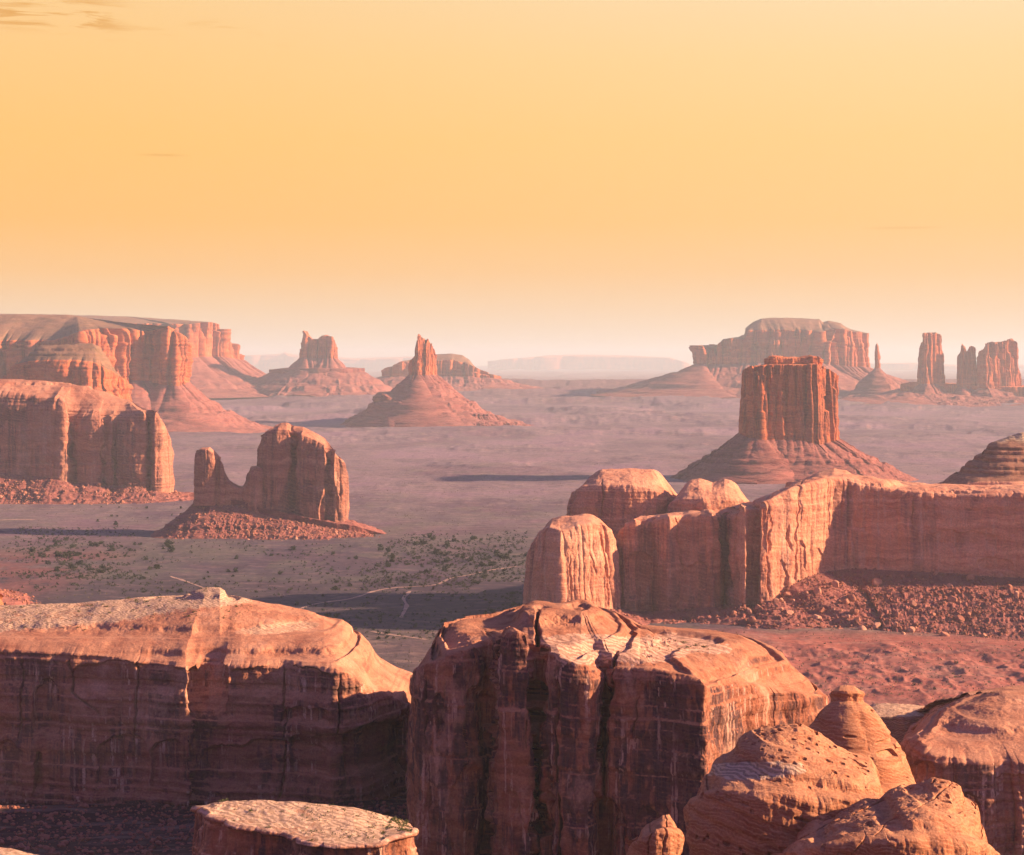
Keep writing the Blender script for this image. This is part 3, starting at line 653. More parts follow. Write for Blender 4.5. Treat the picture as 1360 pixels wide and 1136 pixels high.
rock('butte', 'needle thin far spire on its own low cone just right of the largest far mesa', 'spire', 11400,
     [(1161.5, 12, 489, 470), (1162.5, 0, 489, 458), (1165, -6, 489, 456), (1168, 0, 489, 468), (1169.5, 14, 489, 475)], [(1161, 470), (1163, 462), (1164.5, 455), (1167, 460), (1169, 474)], 24,
     {0: 'talus_slope', 1: 'spire', 2: 'spire'}, FARM, talus=230, talus_pow=1.15, smooth=4, step=0.4, res=(70, 60, 8), pil=((14, 4, 6),), rough=3, rough_w=12, top_noise=1, top_w=9, seed=24, gully=22, terr=14)
# K: right-hand towers
rock('butte', 'thick square topped far tower, leftmost of the orange towers on the right skyline', 'tower', 11000,
     [(1222, 40, 510, 458), (1224, 8, 510, 455), (1227, -24, 510, 443), (1232, -30, 510, 443), (1240, -4, 510, 443), (1246, 24, 510, 444), (1250, 50, 510, 446), (1252, 90, 510, 456)], [(1223, 455), (1227, 444), (1234, 442), (1243, 442), (1250, 445), (1252, 456)], 110,
     {0: 'talus_slope', 1: 'tower', 2: 'tower'}, FARM, talus=150, talus_pow=1.5, smooth=3, step=0.45, res=(36, 120, 14), pil=((30, 14, 4), (12, 6, 4)), rimn=10, rimw=14, rough=5, rough_w=22, top_noise=3, top_w=16, seed=25, gully=14, terr=8, batter=12)
rock('butte', 'pair of joined far pinnacles between the square topped tower and the castle like tower', 'pinnacle', 11000,
     [(1273, 24, 514, 480), (1275, 0, 514, 460), (1277.5, -12, 514, 458), (1281, 2, 514, 462), (1284, 20, 514, 470), (1286, 10, 514, 464), (1292, 26, 514, 461), (1295, 44, 514, 464), (1296, 60, 514, 480)],
     [(1273, 478), (1276, 457), (1278, 456), (1279, 461), (1282, 461), (1284, 468), (1286, 470), (1287, 461), (1291, 459), (1295, 461), (1296, 476)], 56,
     {0: 'talus_slope', 1: 'pinnacles', 2: 'pinnacles'}, FARM, talus=130, smooth=2, step=0.4, res=(30, 120, 12), pil=((20, 9, 4), (9, 4, 4)), rimn=12, rimw=8, rough=3.5, rough_w=14, top_noise=2, top_w=9, seed=26, gully=12, terr=8, batter=10)
rock('butte', 'castle like row of fused far orange columns, rightmost of the towers on the skyline', 'butte', 11000,
     [(1299, 40, 516, 480), (1300, 8, 516, 468), (1303, -14, 516, 465), (1306, 4, 516, 468), (1308, -16, 516, 458), (1314, -18, 516, 456), (1320, 14, 516, 456), (1322, 0, 516, 456), (1332, 38, 516, 456), (1334, 20, 516, 454), (1341, 40, 516, 451), (1347, 66, 516, 452), (1350, 80, 516, 465), (1355, 110, 516, 500)],
     [(1299, 478), (1301, 466), (1304, 463), (1306, 469), (1308, 462), (1311, 456), (1330, 454), (1336, 453), (1341, 450), (1344, 452), (1347, 451), (1349, 462), (1352, 480), (1355, 500)], 120,
     {0: 'talus_slope', 1: 'cliff', 2: 'cliff'}, FARM, talus=170, smooth=2.5, step=0.4, res=(36, 120, 14), pil=((24, 13, 4), (10, 6, 4)), rimn=14, rimw=10, rough=5, rough_w=18, top_noise=3, top_w=14, seed=27, gully=14, terr=8, batter=14)
rock('ridge', 'low red stepped ridge carrying the far orange towers on the right', 'ridge', 11000,
     [(1196, 60, 520, 510), (1210, 10, 520, 507), (1260, 0, 522, 510), (1320, -20, 526, 514), (1400, -20, 528, 514), (1500, 0, 528, 516), (1540, 90, 528, 520)], [(1196, 509), (1215, 506), (1260, 509), (1320, 511), (1540, 514)], 420,
     {0: 'talus_slope', 1: 'rim_cliff', 2: 'ridge_top'}, {'talus_slope': M_talf, '*': M_far}, talus=520, talus_pow=1.2, smooth=25, step=0.8, res=(60, 16, 14), pil=((60, 14, 6),), rough=8, rough_w=40, top_noise=5, top_w=50, seed=28, gully=40, terr=16)
# L: pale mesas at the horizon
PALEG = 'pale mesas on the horizon'
for (pts, T, lab) in [
    ([(640, 478), (660, 476), (700, 473), (760, 471), (890, 473), (905, 478), (928, 490)], 4000, 'very pale long flat mesa on the hazy horizon left of the stepped far mesa'),
    ([(290, 474), (330, 470), (372, 470), (378, 467), (386, 471), (440, 473), (470, 476), (560, 473), (600, 476), (630, 484)], 4000, 'very pale low ridge on the hazy horizon behind the horned castle shaped butte'),
    ([(1150, 481), (1180, 481), (1215, 481), (1255, 484), (1300, 485), (1400, 484), (1500, 486)], 4000, 'very pale low ridge on the hazy horizon behind the orange towers')]:
    Dl = 56000
    fr = [(p[0], 0 if 0 < i < len(pts) - 1 else 600, 500, p[1] + 2) for i, p in enumerate(pts)]
    rock('distant_mesa', lab, 'mesa', Dl, fr, pts, T, {0: 'talus_slope', 1: 'cliff', 2: 'cliff'}, FARM, group=PALEG, talus=900, smooth=60, step=2, res=(6, 14, 8), pil=((700, 160, 6),), rough=60, rough_w=500, top_noise=8, top_w=600, seed=len(lab), ground_off=-40)
# I: butte in the right middle
rootI, FM_I = rock('butte', 'great flat topped butte with deep vertical flutes on a purple talus cone', 'butte', 4750,
     [(988, 60, 575, 496), (989, 25, 576, 491), (994, 2, 578, 488), (999, -18, 582, 486), (1004, -8, 583, 487), (1006, -20, 583, 487), (1012, -24, 584, 486), (1019, 2, 585, 486), (1022, 6, 584, 485), (1024, -10, 584, 485), (1034, 4, 584, 485), (1036, -8, 584, 485), (1046, 8, 584, 485), (1048, -6, 584, 485), (1058, 8, 584, 485), (1060, -4, 585, 485), (1072, 10, 586, 485),
      (1075, -4, 588, 484), (1086, 2, 590, 484), (1091, 16, 590, 486), (1094, 12, 588, 488), (1100, 32, 586, 490), (1103, 44, 585, 492), (1106, 50, 584, 496), (1108, 90, 582, 500)],
     [(988, 492), (1000, 486), (1020, 482), (1050, 481), (1085, 482), (1100, 488), (1108, 496)], 150,
     {0: 'talus_slope', 1: 'cliff', 2: 'cliff'}, {'talus_slope': M_talf, '*': M_far}, talus=185, talus_pow=1.15, smooth=2.2, step=0.5, res=(110, 190, 40), pil=((24, 7, 5), (9, 3.5, 4)), rough=4, rough_w=20, ledge=0.6, ledge_w=12,
     top_noise=2, top_w=20, seed=29, gully=14, terr=5, batter=9)
add_part(rootI, 4780, [(1017, 20, 492, 476), (1020, 4, 492, 473), (1030, -4, 492, 474), (1040, 2, 492, 475), (1052, -2, 492, 476), (1062, 2, 492, 476), (1074, -4, 492, 474), (1086, 0, 492, 473), (1092, 16, 492, 476)],
     [(1017, 474), (1024, 471), (1033, 472), (1040, 474), (1060, 474), (1076, 472), (1090, 472)], 80, {1: 'caprock', 2: 'caprock'}, {'*': M_far}, smooth=3, step=0.5, res=(0, 50, 20),
     pil=((18, 4, 6), (7, 2, 3)), rough=3, rough_w=10, ledge=2.5, ledge_w=7, top_noise=2, top_w=10, seed=30, round_=3)

# ------------------------------------------------------------------ M: long mesa on the right, middle distance
MM = {'talus_slope': M_tal, '*': M_mid}
rootM, FM_M = rock('mesa', 'long pink mesa wall on the right with a brightly sunlit prow above fallen blocks', 'mesa', 2200,
     [(812, 70, 812, 715, 40), (818, 46, 812, 705, 45), (828, 30, 812, 696, 50), (846, 30, 812, 690, 85), (852, 44, 812, 691, 50), (866, 42, 812, 690, 85), (876, 20, 812, 688, 85), (890, 14, 812, 686, 85), (906, 30, 810, 684, 85), (926, 26, 808, 682, 85), (946, 14, 806, 682, 85), (956, 22, 806, 682, 85), (962, 48, 804, 682, 85), (968, 22, 804, 682, 60), (978, 6, 804, 680, 60),
      (984, -12, 804, 676, 60), (990, -16, 804, 672, 60), (993, 4, 804, 676, 60), (1006, 4, 804, 676, 70), (1009, -16, 803, 674, 80), (1020, -14, 799, 668, 95), (1032, 2, 794, 660, 105), (1050, 14, 778, 650, 150), (1072, 34, 766, 642, 165), (1094, 56, 760, 636, 175), (1108, 72, 758, 634, 185), (1124, 78, 756, 637, 195),
      (1150, 76, 756, 645, 205), (1190, 72, 758, 650, 220), (1225, 66, 760, 653, 225), (1265, 64, 762, 657, 220), (1310, 57, 766, 656, 220), (1360, 54, 768, 654, 215), (1450, 40, 770, 654, 170), (1560, 32, 774, 656, 160), (1640, 60, 790, 660, 90), (1650, 200, 790, 670, 80)],
     [(812, 706), (840, 690), (900, 682), (960, 676), (1000, 668), (1040, 650), (1080, 636), (1120, 632), (1150, 637), (1200, 645), (1260, 648), (1360, 646), (1650, 650)], 260,
     {0: 'talus_slope', 1: 'cliff', 2: 'plateau'}, MM, spine=[(860, 95), (1560, 130)], talus=110, talus_pow=1.3, smooth=3.2, step=0.62, res=(80, 250, 70), pil=((34, 1.4, 6), (12, 0.8, 3)), rough=3.0, rough_w=20, ledge=0.55, ledge_w=8,
     top_noise=4.5, top_w=26, top_ledge=1.6, seed=40, gully=5, terr=1.5, talus_n=1.7, round_=5, round_h=0.93, dome=1.4, broken=0.3,
     cracks=[([(958, 680), (962, 740), (972, 800)], 2.2, 9), ([(1026, 690), (1020, 740), (1022, 790)], 1.2, 5), ([(1066, 640), (1060, 700), (1056, 770)], 1.0, 4), ([(1048, 700), (1050, 730)], 1.5, 4), ([(1214, 660), (1212, 700)], 1.0, 3), ([(900, 690), (905, 760)], 1.0, 4)],
     recesses=[(1058, 1072, 720, 760, 2.5), (1082, 1094, 730, 775, 2), (1036, 1046, 745, 790, 2.0), (830, 868, 735, 800, 4.5), (905, 945, 745, 800, 3), (1230, 1330, 706, 735, 2.5), (1300, 1350, 742, 765, 2)])
FM_M1 = add_part(rootM, 2160,
     [(699, 96, 818, 735, 40), (704, 40, 818, 722, 50), (712, 6, 816, 706, 60), (724, -10, 814, 700, 60), (740, -20, 812, 704, 60), (746, -22, 812, 706, 60), (752, -16, 812, 704, 60), (770, -8, 811, 697, 60), (790, 6, 810, 694, 60), (806, 18, 809, 697, 55), (815, 34, 808, 703, 50), (819, 60, 808, 715, 40)],
     [(700, 730), (712, 702), (726, 692), (745, 686), (775, 683), (800, 684), (812, 692), (819, 710)], 110,
     {0: 'talus_slope', 1: 'end_block', 2: 'end_block'}, MM, talus=60, talus_pow=1.3, smooth=3.5, step=0.62, res=(50, 200, 60), pil=((22, 1.6, 6), (9, 0.7, 3)), rough=2.2, rough_w=12, ledge=0.5, ledge_w=6, top_noise=1.6, top_w=12, seed=41,
     gully=5, terr=3, round_=5, round_h=0.85, dome=1.7, batter=6, cracks=[([(800, 705), (804, 760), (802, 800)], 1.3, 5), ([(757, 740), (753, 805)], 1.0, 3.5), ([(783, 735), (790, 760)], 1.2, 3)])
add_part(rootM, 2320,
     [(752, 80, 720, 665), (756, 24, 720, 652), (766, 6, 720, 646), (800, -6, 720, 644), (840, -10, 720, 644), (872, -6, 720, 650), (890, 10, 720, 654), (906, 50, 720, 660), (912, 90, 720, 664)],
     [(754, 652), (764, 640), (780, 629), (800, 623), (840, 622), (878, 625), (895, 634), (910, 652)], 120,
     {1: 'upper_block', 2: 'upper_block'}, MM, smooth=5, step=0.65, res=(0, 110, 80), pil=((40, 2, 6),), rough=3.4, rough_w=18, ledge=0.8, ledge_w=5, top_noise=2.4, top_w=16, seed=42, round_=7, round_h=0.6, dome=1.8, cracks=[([(758, 650), (757, 690)], 1.4, 6), ([(801, 640), (798, 690)], 1.0, 4)])
add_part(rootM, 2290,
     [(884, 50, 710, 672), (888, 10, 710, 666), (905, -2, 710, 662), (935, -8, 710, 662), (965, 0, 710, 660), (990, 14, 710, 662), (1004, 50, 710, 668)],
     [(884, 668), (896, 648), (912, 639), (928, 636), (946, 642), (962, 637), (980, 640), (1004, 660)], 90,
     {1: 'upper_dome', 2: 'upper_dome'}, MM, smooth=5, step=0.7, res=(0, 70, 70), rough=3.0, rough_w=16, ledge=0.6, ledge_w=5, top_noise=2.4, top_w=14, seed=43, round_=5, round_h=0.6, dome=1.9)
add_part(rootM, 2420,
     [(1040, 60, 660, 640), (1056, 10, 660, 640), (1090, -10, 660, 638), (1130, -6, 660, 638), (1170, 10, 660, 642), (1200, 60, 660, 646)],
     [(1040, 642), (1064, 636), (1086, 627), (1108, 622), (1124, 625), (1138, 634), (1170, 638), (1200, 644)], 130,
     {1: 'upper_dome', 2: 'upper_dome'}, MM, smooth=6, step=0.8, res=(0, 30, 60), rough=3.0, rough_w=16, ledge=0.6, ledge_w=5, top_noise=1.6, top_w=14, seed=44, round_=5, round_h=0.5, dome=1.5)
rock('butte', 'dark layered knoll with a yellowish top at the right edge above the long pink mesa', 'knoll', 2380,
     [(1205, 80, 675, 652), (1222, 20, 675, 650), (1255, -14, 678, 648), (1300, -24, 680, 640), (1350, -28, 680, 640), (1420, -20, 680, 640), (1480, 10, 680, 645), (1500, 80, 680, 650)],
     [(1205, 650), (1240, 640), (1262, 624), (1284, 612), (1304, 603), (1314, 590), (1324, 583), (1340, 578), (1358, 576), (1400, 578), (1440, 592), (1500, 640)], 170,
     {1: 'slickrock_foot', 2: 'layered_slope', 'pale': 'pale_summit'}, {'slickrock_foot': M_mid, 'layered_slope': M_layer, 'pale_summit': M_layer}, smooth=8, step=0.7, res=(0, 40, 130), rough=2.5, rough_w=14, ledge=0.8, ledge_w=5,
     top_noise=1.6, top_w=14, top_ledge=1.8, seed=45, round_=4, dome=1.15, pale=lambda px, py, V, N: sstep(590, 582, py + 3 * vn(px / 12, py / 12)))
# T: rubble slope at the left edge
_, FM_T = rock('ridge', 'red rubble slope running out of the left edge above the left cliff top', 'slope', 2330,
     [(-160, 40, 760, 742), (-120, 0, 765, 740), (-60, -10, 770, 744), (-14, 4, 782, 756), (0, 40, 786, 765)], [(-160, 735), (-60, 736), (-12, 748), (0, 760)], 120,
     {0: 'talus_slope', 1: 'talus_slope', 2: 'talus_slope'}, {'*': M_tal}, talus=50, talus_pow=1.2, smooth=6, step=0.9, res=(50, 20, 16), rough=3, rough_w=10, top_noise=3, top_w=12, seed=46, gully=5, terr=2)

# ------------------------------------------------------------------ foreground rocks
FGN = {'cliff_face': M_fgn, 'rounded_top': M_fgn, 'pale_caprock': M_dome, '*': M_fgn}
FGM = {'cliff_face': M_fg, 'rounded_top': M_fg, 'pale_caprock': M_dome, 'dome': M_dome, '*': M_fg}
def pale_N(px, py, V, N):
    edge = np.interp(px, [0, 60, 150, 230, 300, 335, 345], [838, 834, 826, 812, 803, 800, 780])
    j = 2.5 * vn(px / 9, py / 9, seed=4) + 1.5 * vn(px / 3, py / 3, seed=6)
    a = sstep(2.5, -1.0, py + j - edge) * (px < 346)
    # small pale lens further right
    b = sstep(1.15, 0.85, np.hypot((px - 372) / 52, (py + 0.10 * (px - 372) - 834) / 7) + 0.15 * vn(px / 7, py / 5, seed=8))
    return np.maximum(a, b * 0.8)
root, FM_N = rock('cliff', 'huge shadowed cliff across the lower left with a pale ribbed cap and sunlit shoulder', 'cliff', 900,
     [(-330, 26, 1090, 858), (-120, 14, 1085, 860), (0, 8, 1082, 862), (60, 5, 1082, 866), (100, 3, 1080, 868), (150, 0, 1080, 874), (200, -4, 1078, 882), (250, -8, 1078, 886), (256, 0, 1078, 884), (300, -3, 1080, 882), (360, -5, 1085, 884), (410, -8, 1090, 884),
      (445, -12, 1095, 888), (480, -7, 1100, 900), (512, 8, 1110, 918), (535, 24, 1120, 930), (556, 50, 1120, 940), (575, 90, 1120, 950), (582, 130, 1120, 950)],
     [(-330, 812), (-60, 808), (0, 807), (100, 804), (180, 797), (240, 789), (270, 784), (292, 783), (305, 790), (335, 800), (380, 808), (430, 816), (455, 826), (480, 845), (505, 872), (530, 888), (550, 897), (580, 910)], 150,
     {1: 'cliff_face', 2: 'rounded_top', 'pale': 'pale_caprock'}, FGN, back_rim=900, spine=[(-250, 75), (545, 85)], smooth=4, step=0.62, res=(0, 330, 200), rough=3.4, rough_w=18, ledge=0.9, ledge_w=5.5, pil=((38, 1.6, 12), (11, 0.25, 6)), top_noise=1.1, top_w=12, top_ledge=1.0,
     dome=1.7, round_=3, round_h=0.92, seed=50, pale=pale_N, batter=3,
     recesses=[(250, 302, 878, 950, 6.0), (300, 440, 884, 935, 2.0), (42, 78, 905, 985, 3.0), (130, 200, 975, 1060, 2.2), (200, 250, 985, 1060, 2.8), (265, 440, 985, 1052, 3.5), (370, 440, 940, 962, 3.0), (380, 470, 975, 1000, 3.0), (-10, 30, 985, 1060, 2.5), (455, 560, 960, 1040, 4.0), (90, 250, 880, 925, 1.5), (44, 60, 1000, 1062, 4)],
     cracks=[([(92, 880), (96, 920), (130, 945)], 1.5, 3), ([(250, 890), (252, 1080)], 1.6, 3.0), ([(372, 890), (378, 960), (372, 1060)], 1.3, 2.5), ([(180, 880), (176, 1000)], 1.1, 2.0), ([(452, 905), (446, 990)], 1.3, 2.5), ([(30, 880), (26, 980)], 1.1, 2)])
add_part(root, 935,
     [(470, 60, 1110, 952), (482, 20, 1110, 935), (500, 2, 1110, 926), (525, -6, 1110, 924), (550, -2, 1110, 930), (572, 20, 1110, 940), (580, 60, 1110, 950)],
     [(470, 925), (490, 912), (510, 905), (530, 898), (550, 897), (580, 912)], 90, {1: 'shoulder', 2: 'shoulder'}, {'*': M_fgn}, smooth=4, step=0.7, res=(0, 150, 70), rough=2.6, rough_w=10, ledge=0.7, ledge_w=5, top_noise=1.0, top_w=9, seed=51, round_=5, round_h=0.8, dome=1.8,
     recesses=[(480, 535, 912, 930, 3)])

def pale_O(px, py, V, N):
    j = 0.16 * vn(px / 7, py / 5, seed=4) + 0.06 * vn(px / 2, py / 2, seed=5)
    lens1 = np.where(py > 848, np.hypot((px - 776) / 58, (py - 850) / 33), np.hypot((px - 776) / 62, (py - 850) / 8))
    lens2 = np.hypot((px - 868) / 62, (py - 862 + 0.12 * (px - 868)) / 19)
    lens3 = np.hypot((px - 925) / 50, (py - 856 - 0.16 * (px - 925)) / 9)
    d = np.minimum(np.minimum(lens1, lens2), lens3) + j
    return sstep(1.05, 0.95, d)
rootO, FM_O = rock('cliff', 'massive middle cliff with tall black cracks and pale swirled lenses on its rim', 'cliff', 620,
     [(544, 60, 1260, 900), (546, 22, 1260, 890), (550, 3, 1260, 885), (560, -2, 1260, 882), (590, -6, 1260, 874), (620, -4, 1260, 866), (640, 2, 1260, 860), (648, 8, 1260, 858), (653, -4, 1260, 850), (664, -9, 1260, 842), (685, -11, 1260, 840), (703, -11, 1260, 844), (712, -7, 1260, 852), (716, 3, 1260, 862), (720, -8, 1260, 866), (735, -13, 1260, 872),
      (760, -15, 1260, 880), (785, -14, 1260, 886), (799, -8, 1260, 888), (803, 0, 1260, 888), (808, -10, 1260, 888), (860, -13, 1260, 888), (905, -16, 1260, 896), (932, -19, 1260, 905), (940, -18, 1260, 908), (943, 6, 1260, 912), (956, 12, 1260, 910), (985, 24, 1260, 906), (1020, 36, 1260, 912), (1060, 48, 1260, 920), (1090, 58, 1260, 922), (1100, 74, 1260, 924)],
     [(544, 890), (552, 866), (566, 846), (590, 832), (620, 827), (662, 826), (680, 822), (695, 812), (712, 808), (738, 810), (752, 809), (772, 806), (800, 815), (830, 832), (850, 845), (900, 849), (950, 852), (985, 858), (1020, 872), (1055, 888), (1085, 900), (1100, 915)], 290,  # unseen back stretched deep so its shadow falls on the left cliff
     {1: 'cliff_face', 2: 'rounded_top'}, FGM, back_rim=905, spine=[(600, 44), (1060, 66)], smooth=1.8, step=0.62, res=(0, 420, 170), rough=2.2, rough_w=11, ledge=0.4, ledge_w=3.4, pil=((21, 0.7, 12), (6, 0.15, 6)), top_noise=0.9, top_w=9, top_ledge=1.2,
     dome=1.7, round_=1.6, round_h=0.95, seed=52, pale=pale_O, tilt=0.03, broken=0.3,
     cracks=[([(713, 812), (712, 900), (714, 1000), (706, 1180)], 3.2, 11.0), ([(735, 890), (736, 960), (742, 1180)], 2.8, 6.0), ([(818, 868), (812, 900), (800, 960), (797, 1030), (794, 1080)], 2.8, 11), ([(722, 980), (724, 1180)], 4, 3.0), ([(704, 930), (698, 990)], 1.2, 1.6),
             ([(655, 850), (653, 960), (655, 1180)], 2.6, 5.0), ([(846, 930), (842, 975)], 0.9, 1.2), ([(560, 900), (566, 990)], 1.5, 1.5)],
     recesses=[(618, 652, 915, 1010, 2.4), (575, 590, 920, 1000, 1.6), (600, 650, 1020, 1180, 2.4), (780, 830, 1065, 1180, 2.4), (560, 580, 1040, 1180, 1.4), (718, 745, 1035, 1180, 2.2), (660, 695, 1050, 1180, 1.0), (840, 880, 1075, 1180, 1.2)])

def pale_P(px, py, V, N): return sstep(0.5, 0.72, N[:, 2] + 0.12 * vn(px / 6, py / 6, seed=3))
rootP, FM_P = rock('ledge', 'low flat topped rock ledge at the bottom with a pale ribbed scrub dotted surface', 'ledge', 480,
     [(257, 16, 1290, 1070), (259, 6, 1290, 1074), (270, 0, 1290, 1082), (300, -4, 1290, 1092), (340, -7, 1290, 1099), (375, -9, 1290, 1105), (390, -15, 1290, 1116), (410, -18, 1290, 1121), (460, -18, 1290, 1122), (512, -17, 1290, 1121), (520, -12, 1290, 1112), (548, -9, 1290, 1106), (556, -2, 1290, 1104), (557, 10, 1290, 1100)],
     [(257, 1072), (265, 1068), (285, 1063), (320, 1064), (380, 1064), (430, 1068), (470, 1073), (510, 1084), (540, 1095), (557, 1104)], 42,
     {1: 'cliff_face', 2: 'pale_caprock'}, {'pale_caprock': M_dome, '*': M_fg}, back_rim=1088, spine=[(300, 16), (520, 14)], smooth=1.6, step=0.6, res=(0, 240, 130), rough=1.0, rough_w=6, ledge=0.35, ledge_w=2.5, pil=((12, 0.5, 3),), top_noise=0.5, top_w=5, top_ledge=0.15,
     dome=1.25, round_=1.0, round_h=0.97, seed=53, pale=pale_P, profile=[(0, 2), (0.75, 0), (0.9, -1.2), (0.955, -1.0), (0.97, 0.3), (1, 0)])

DP = dict(rough=1.5, rough_w=8, ledge=0.55, ledge_w=4.4, top_noise=1.3, top_w=8, top_ledge=0.6, tilt=0.25)
def pale_Q2(px, py, V, N):
    j = 0.15 * vn(px / 6, py / 5, seed=4)
    return sstep(1.05, 0.95, np.hypot((px - 1000) / 72, (py - 1022 + 0.02 * (px - 1000)) / np.where(py > 1014, 13, 10)) + j) 
rootQ, FM_Q1 = rock('dome', 'cone shaped orange rock with a narrow flat neck behind the near rounded domes', 'dome', 440,
     [(1103, 4, 1150, 920), (1104, 1, 1150, 918), (1112, -1.5, 1150, 918), (1125, -2, 1150, 918), (1140, -1, 1150, 918), (1147, 2, 1150, 919)],
     [(1100, 913), (1110, 911), (1125, 910), (1145, 912)], 8, {1: 'dome', 2: 'flat_neck'}, {'dome': M_dome, 'flat_neck': M_dome}, smooth=1.0, step=0.5, res=(0, 420, 20), pits=(1.2, 0.38, 1.5), seed=54,
     profile=[(0, 17), (0.25, 14.5), (0.45, 12.3), (0.62, 9.3), (0.78, 6.2), (0.86, 3.6), (0.915, 1.6), (0.94, 0.2), (0.965, 0.1), (0.985, 0.5), (1, 0.2)], inset=0.1, **{**DP, 'rough_w': 7, 'rough': 1.0, 'top_noise': 0.2, 'top_ledge': 0, 'tilt': 0.2}, back=3)
rootQ2, FM_Q2 = rock('dome', 'broad near rounded rock with a pale swirled lens across its face', 'dome', 390,
     [(912, 24, 1230, 1062), (914, 8, 1230, 1058), (922, 0, 1230, 1052), (950, -5, 1230, 1050), (1000, -8, 1230, 1052), (1050, -9, 1230, 1056), (1100, -8, 1230, 1060), (1150, -5, 1230, 1062), (1180, 0, 1230, 1060), (1194, 8, 1230, 1060), (1198, 20, 1230, 1062)],
     [(912, 1050), (935, 1018), (965, 996), (990, 978), (1010, 963), (1035, 958), (1060, 959), (1080, 966), (1108, 982), (1140, 998), (1165, 1013), (1180, 1030), (1196, 1052)], 40,
     {1: 'dome', 2: 'dome', 'pale': 'pale_lens'}, {'dome': M_dome, 'pale_lens': M_dome}, back_rim=1075, spine=[(960, 18), (1150, 18)], smooth=2.5, step=0.5, res=(0, 190, 260), pits=(0.9, 0.46, 1.2), seed=55, dome=1.75, round_=2.0, round_h=0.9, pale=pale_Q2, **DP)
rootQ3, FM_Q3 = rock('dome', 'nearest rust coloured slickrock hump at the bottom right with a diagonal groove', 'dome', 362,
     [(985, 24, 1280, 1150), (1000, 4, 1280, 1140), (1040, -4, 1280, 1130), (1090, -10, 1280, 1122), (1150, -12, 1280, 1116), (1210, -12, 1280, 1112), (1260, -10, 1280, 1112), (1296, -5, 1280, 1112), (1314, 2, 1280, 1116), (1324, 12, 1280, 1124), (1328, 24, 1280, 1130)],
     [(985, 1140), (1020, 1122), (1060, 1104), (1100, 1086), (1140, 1070), (1180, 1056), (1215, 1040), (1240, 1033), (1262, 1036), (1276, 1044), (1281, 1058), (1298, 1066), (1310, 1082), (1322, 1104), (1328, 1125)], 40,
     {1: 'dome', 2: 'dome'}, {'*': M_dome}, back_rim=1140, spine=[(1090, 17), (1290, 17)], smooth=2.5, step=0.5, res=(0, 110, 260), pits=(0.8, 0.48, 1.1), seed=56, dome=1.7, round_=2.0, round_h=0.9,
     cracks=[([(1176, 1062), (1130, 1082), (1080, 1104), (1040, 1126), (1000, 1150)], 2.2, 1.3), ([(1262, 1040), (1240, 1062), (1180, 1092), (1130, 1136)], 1.5, 0.8)], **DP)
rock('boulder', 'small cracked orange block at the bottom edge between the middle cliff and the near domes', 'rock', 345,
     [(828, 10, 1200, 1128), (832, 3, 1200, 1120), (846, -1, 1200, 1112), (870, -3, 1200, 1104), (890, -2, 1200, 1100), (902, 1, 1200, 1100), (906, 5, 1200, 1100), (907, 10, 1200, 1102)],
     [(828, 1126), (845, 1108), (865, 1097), (880, 1088), (895, 1086), (907, 1096)], 15, {1: 'block', 2: 'block'}, {'*': M_dome}, smooth=1.0, step=0.5, res=(0, 110, 80), seed=57, dome=1.8, round_=1.2, round_h=0.85,
     cracks=[([(862, 1090), (860, 1150)], 1.4, 0.6), ([(884, 1085), (880, 1150)], 1.4, 0.7)], **{**DP, 'rough_w': 3, 'rough': 0.6})
rock('cliff', 'dark banded rock mass at the right edge behind the near domes', 'cliff', 700,
     [(1192, 60, 1230, 985), (1196, 22, 1230, 978), (1204, 4, 1230, 985), (1225, -4, 1230, 998), (1260, -8, 1230, 1006), (1300, -8, 1230, 1010), (1360, -10, 1230, 1014), (1440, -6, 1230, 1018), (1520, 10, 1230, 1015), (1540, 60, 1230, 1000)],
     [(1192, 965), (1205, 952), (1225, 948), (1260, 944), (1285, 936), (1310, 930), (1335, 926), (1362, 926), (1420, 930), (1540, 950)], 240,  # unseen back stretched deep to shade the ground below the left cliff
     {1: 'cliff_face', 2: 'rounded_top'}, FGN, back_rim=950, spine=[(1260, 50), (1480, 50)], smooth=4, step=0.62, res=(0, 230, 180), rough=2.4, rough_w=14, ledge=0.7, ledge_w=4, pil=((20, 1, 3), (6, .5, 2.5)), top_noise=1.3, top_w=12, top_ledge=0.6, dome=1.6, round_=4, round_h=0.88, seed=58,
     recesses=[(1240, 1300, 1050, 1110, 2), (1320, 1400, 1030, 1060, 1.5), (1195, 1240, 1010, 1040, 2)])
rock('ledge', 'flat cream coloured slab catching the sun behind the cone shaped rock', 'slab', 900,
     [(1128, 30, 990, 958), (1135, 4, 990, 954), (1165, -4, 990, 952), (1200, -6, 990, 952), (1235, -2, 990, 950), (1262, 10, 990, 946), (1268, 40, 990, 944)],
     [(1128, 946), (1150, 934), (1180, 934), (1210, 936), (1245, 940), (1268, 944)], 70, {1: 'slab_edge', 2: 'slab_top'}, {'*': M_dome}, back_rim=944, smooth=4, step=0.7, res=(0, 30, 60), rough=1.5, rough_w=9, ledge=0.5, ledge_w=3, top_noise=0.8, top_w=8, seed=59, dome=1.3,
     pale=lambda px, py, V, N: 0.9 + 0 * px)
rock('boulder', 'small sunlit knob of rock at the far left edge above the left cliff top', 'rock', 1050,
     [(-30, 10, 860, 800), (-24, 2, 860, 790), (-12, -3, 860, 786), (0, -1, 860, 787), (5, 5, 860, 796), (6, 12, 860, 800)], [(-30, 795), (-15, 782), (0, 782), (6, 794)], 18, {1: 'block', 2: 'block'}, {'*': M_dome},
     smooth=1.5, step=0.6, res=(0, 70, 24), rough=1.2, rough_w=6, top_noise=0.6, top_w=5, seed=60, round_=2)
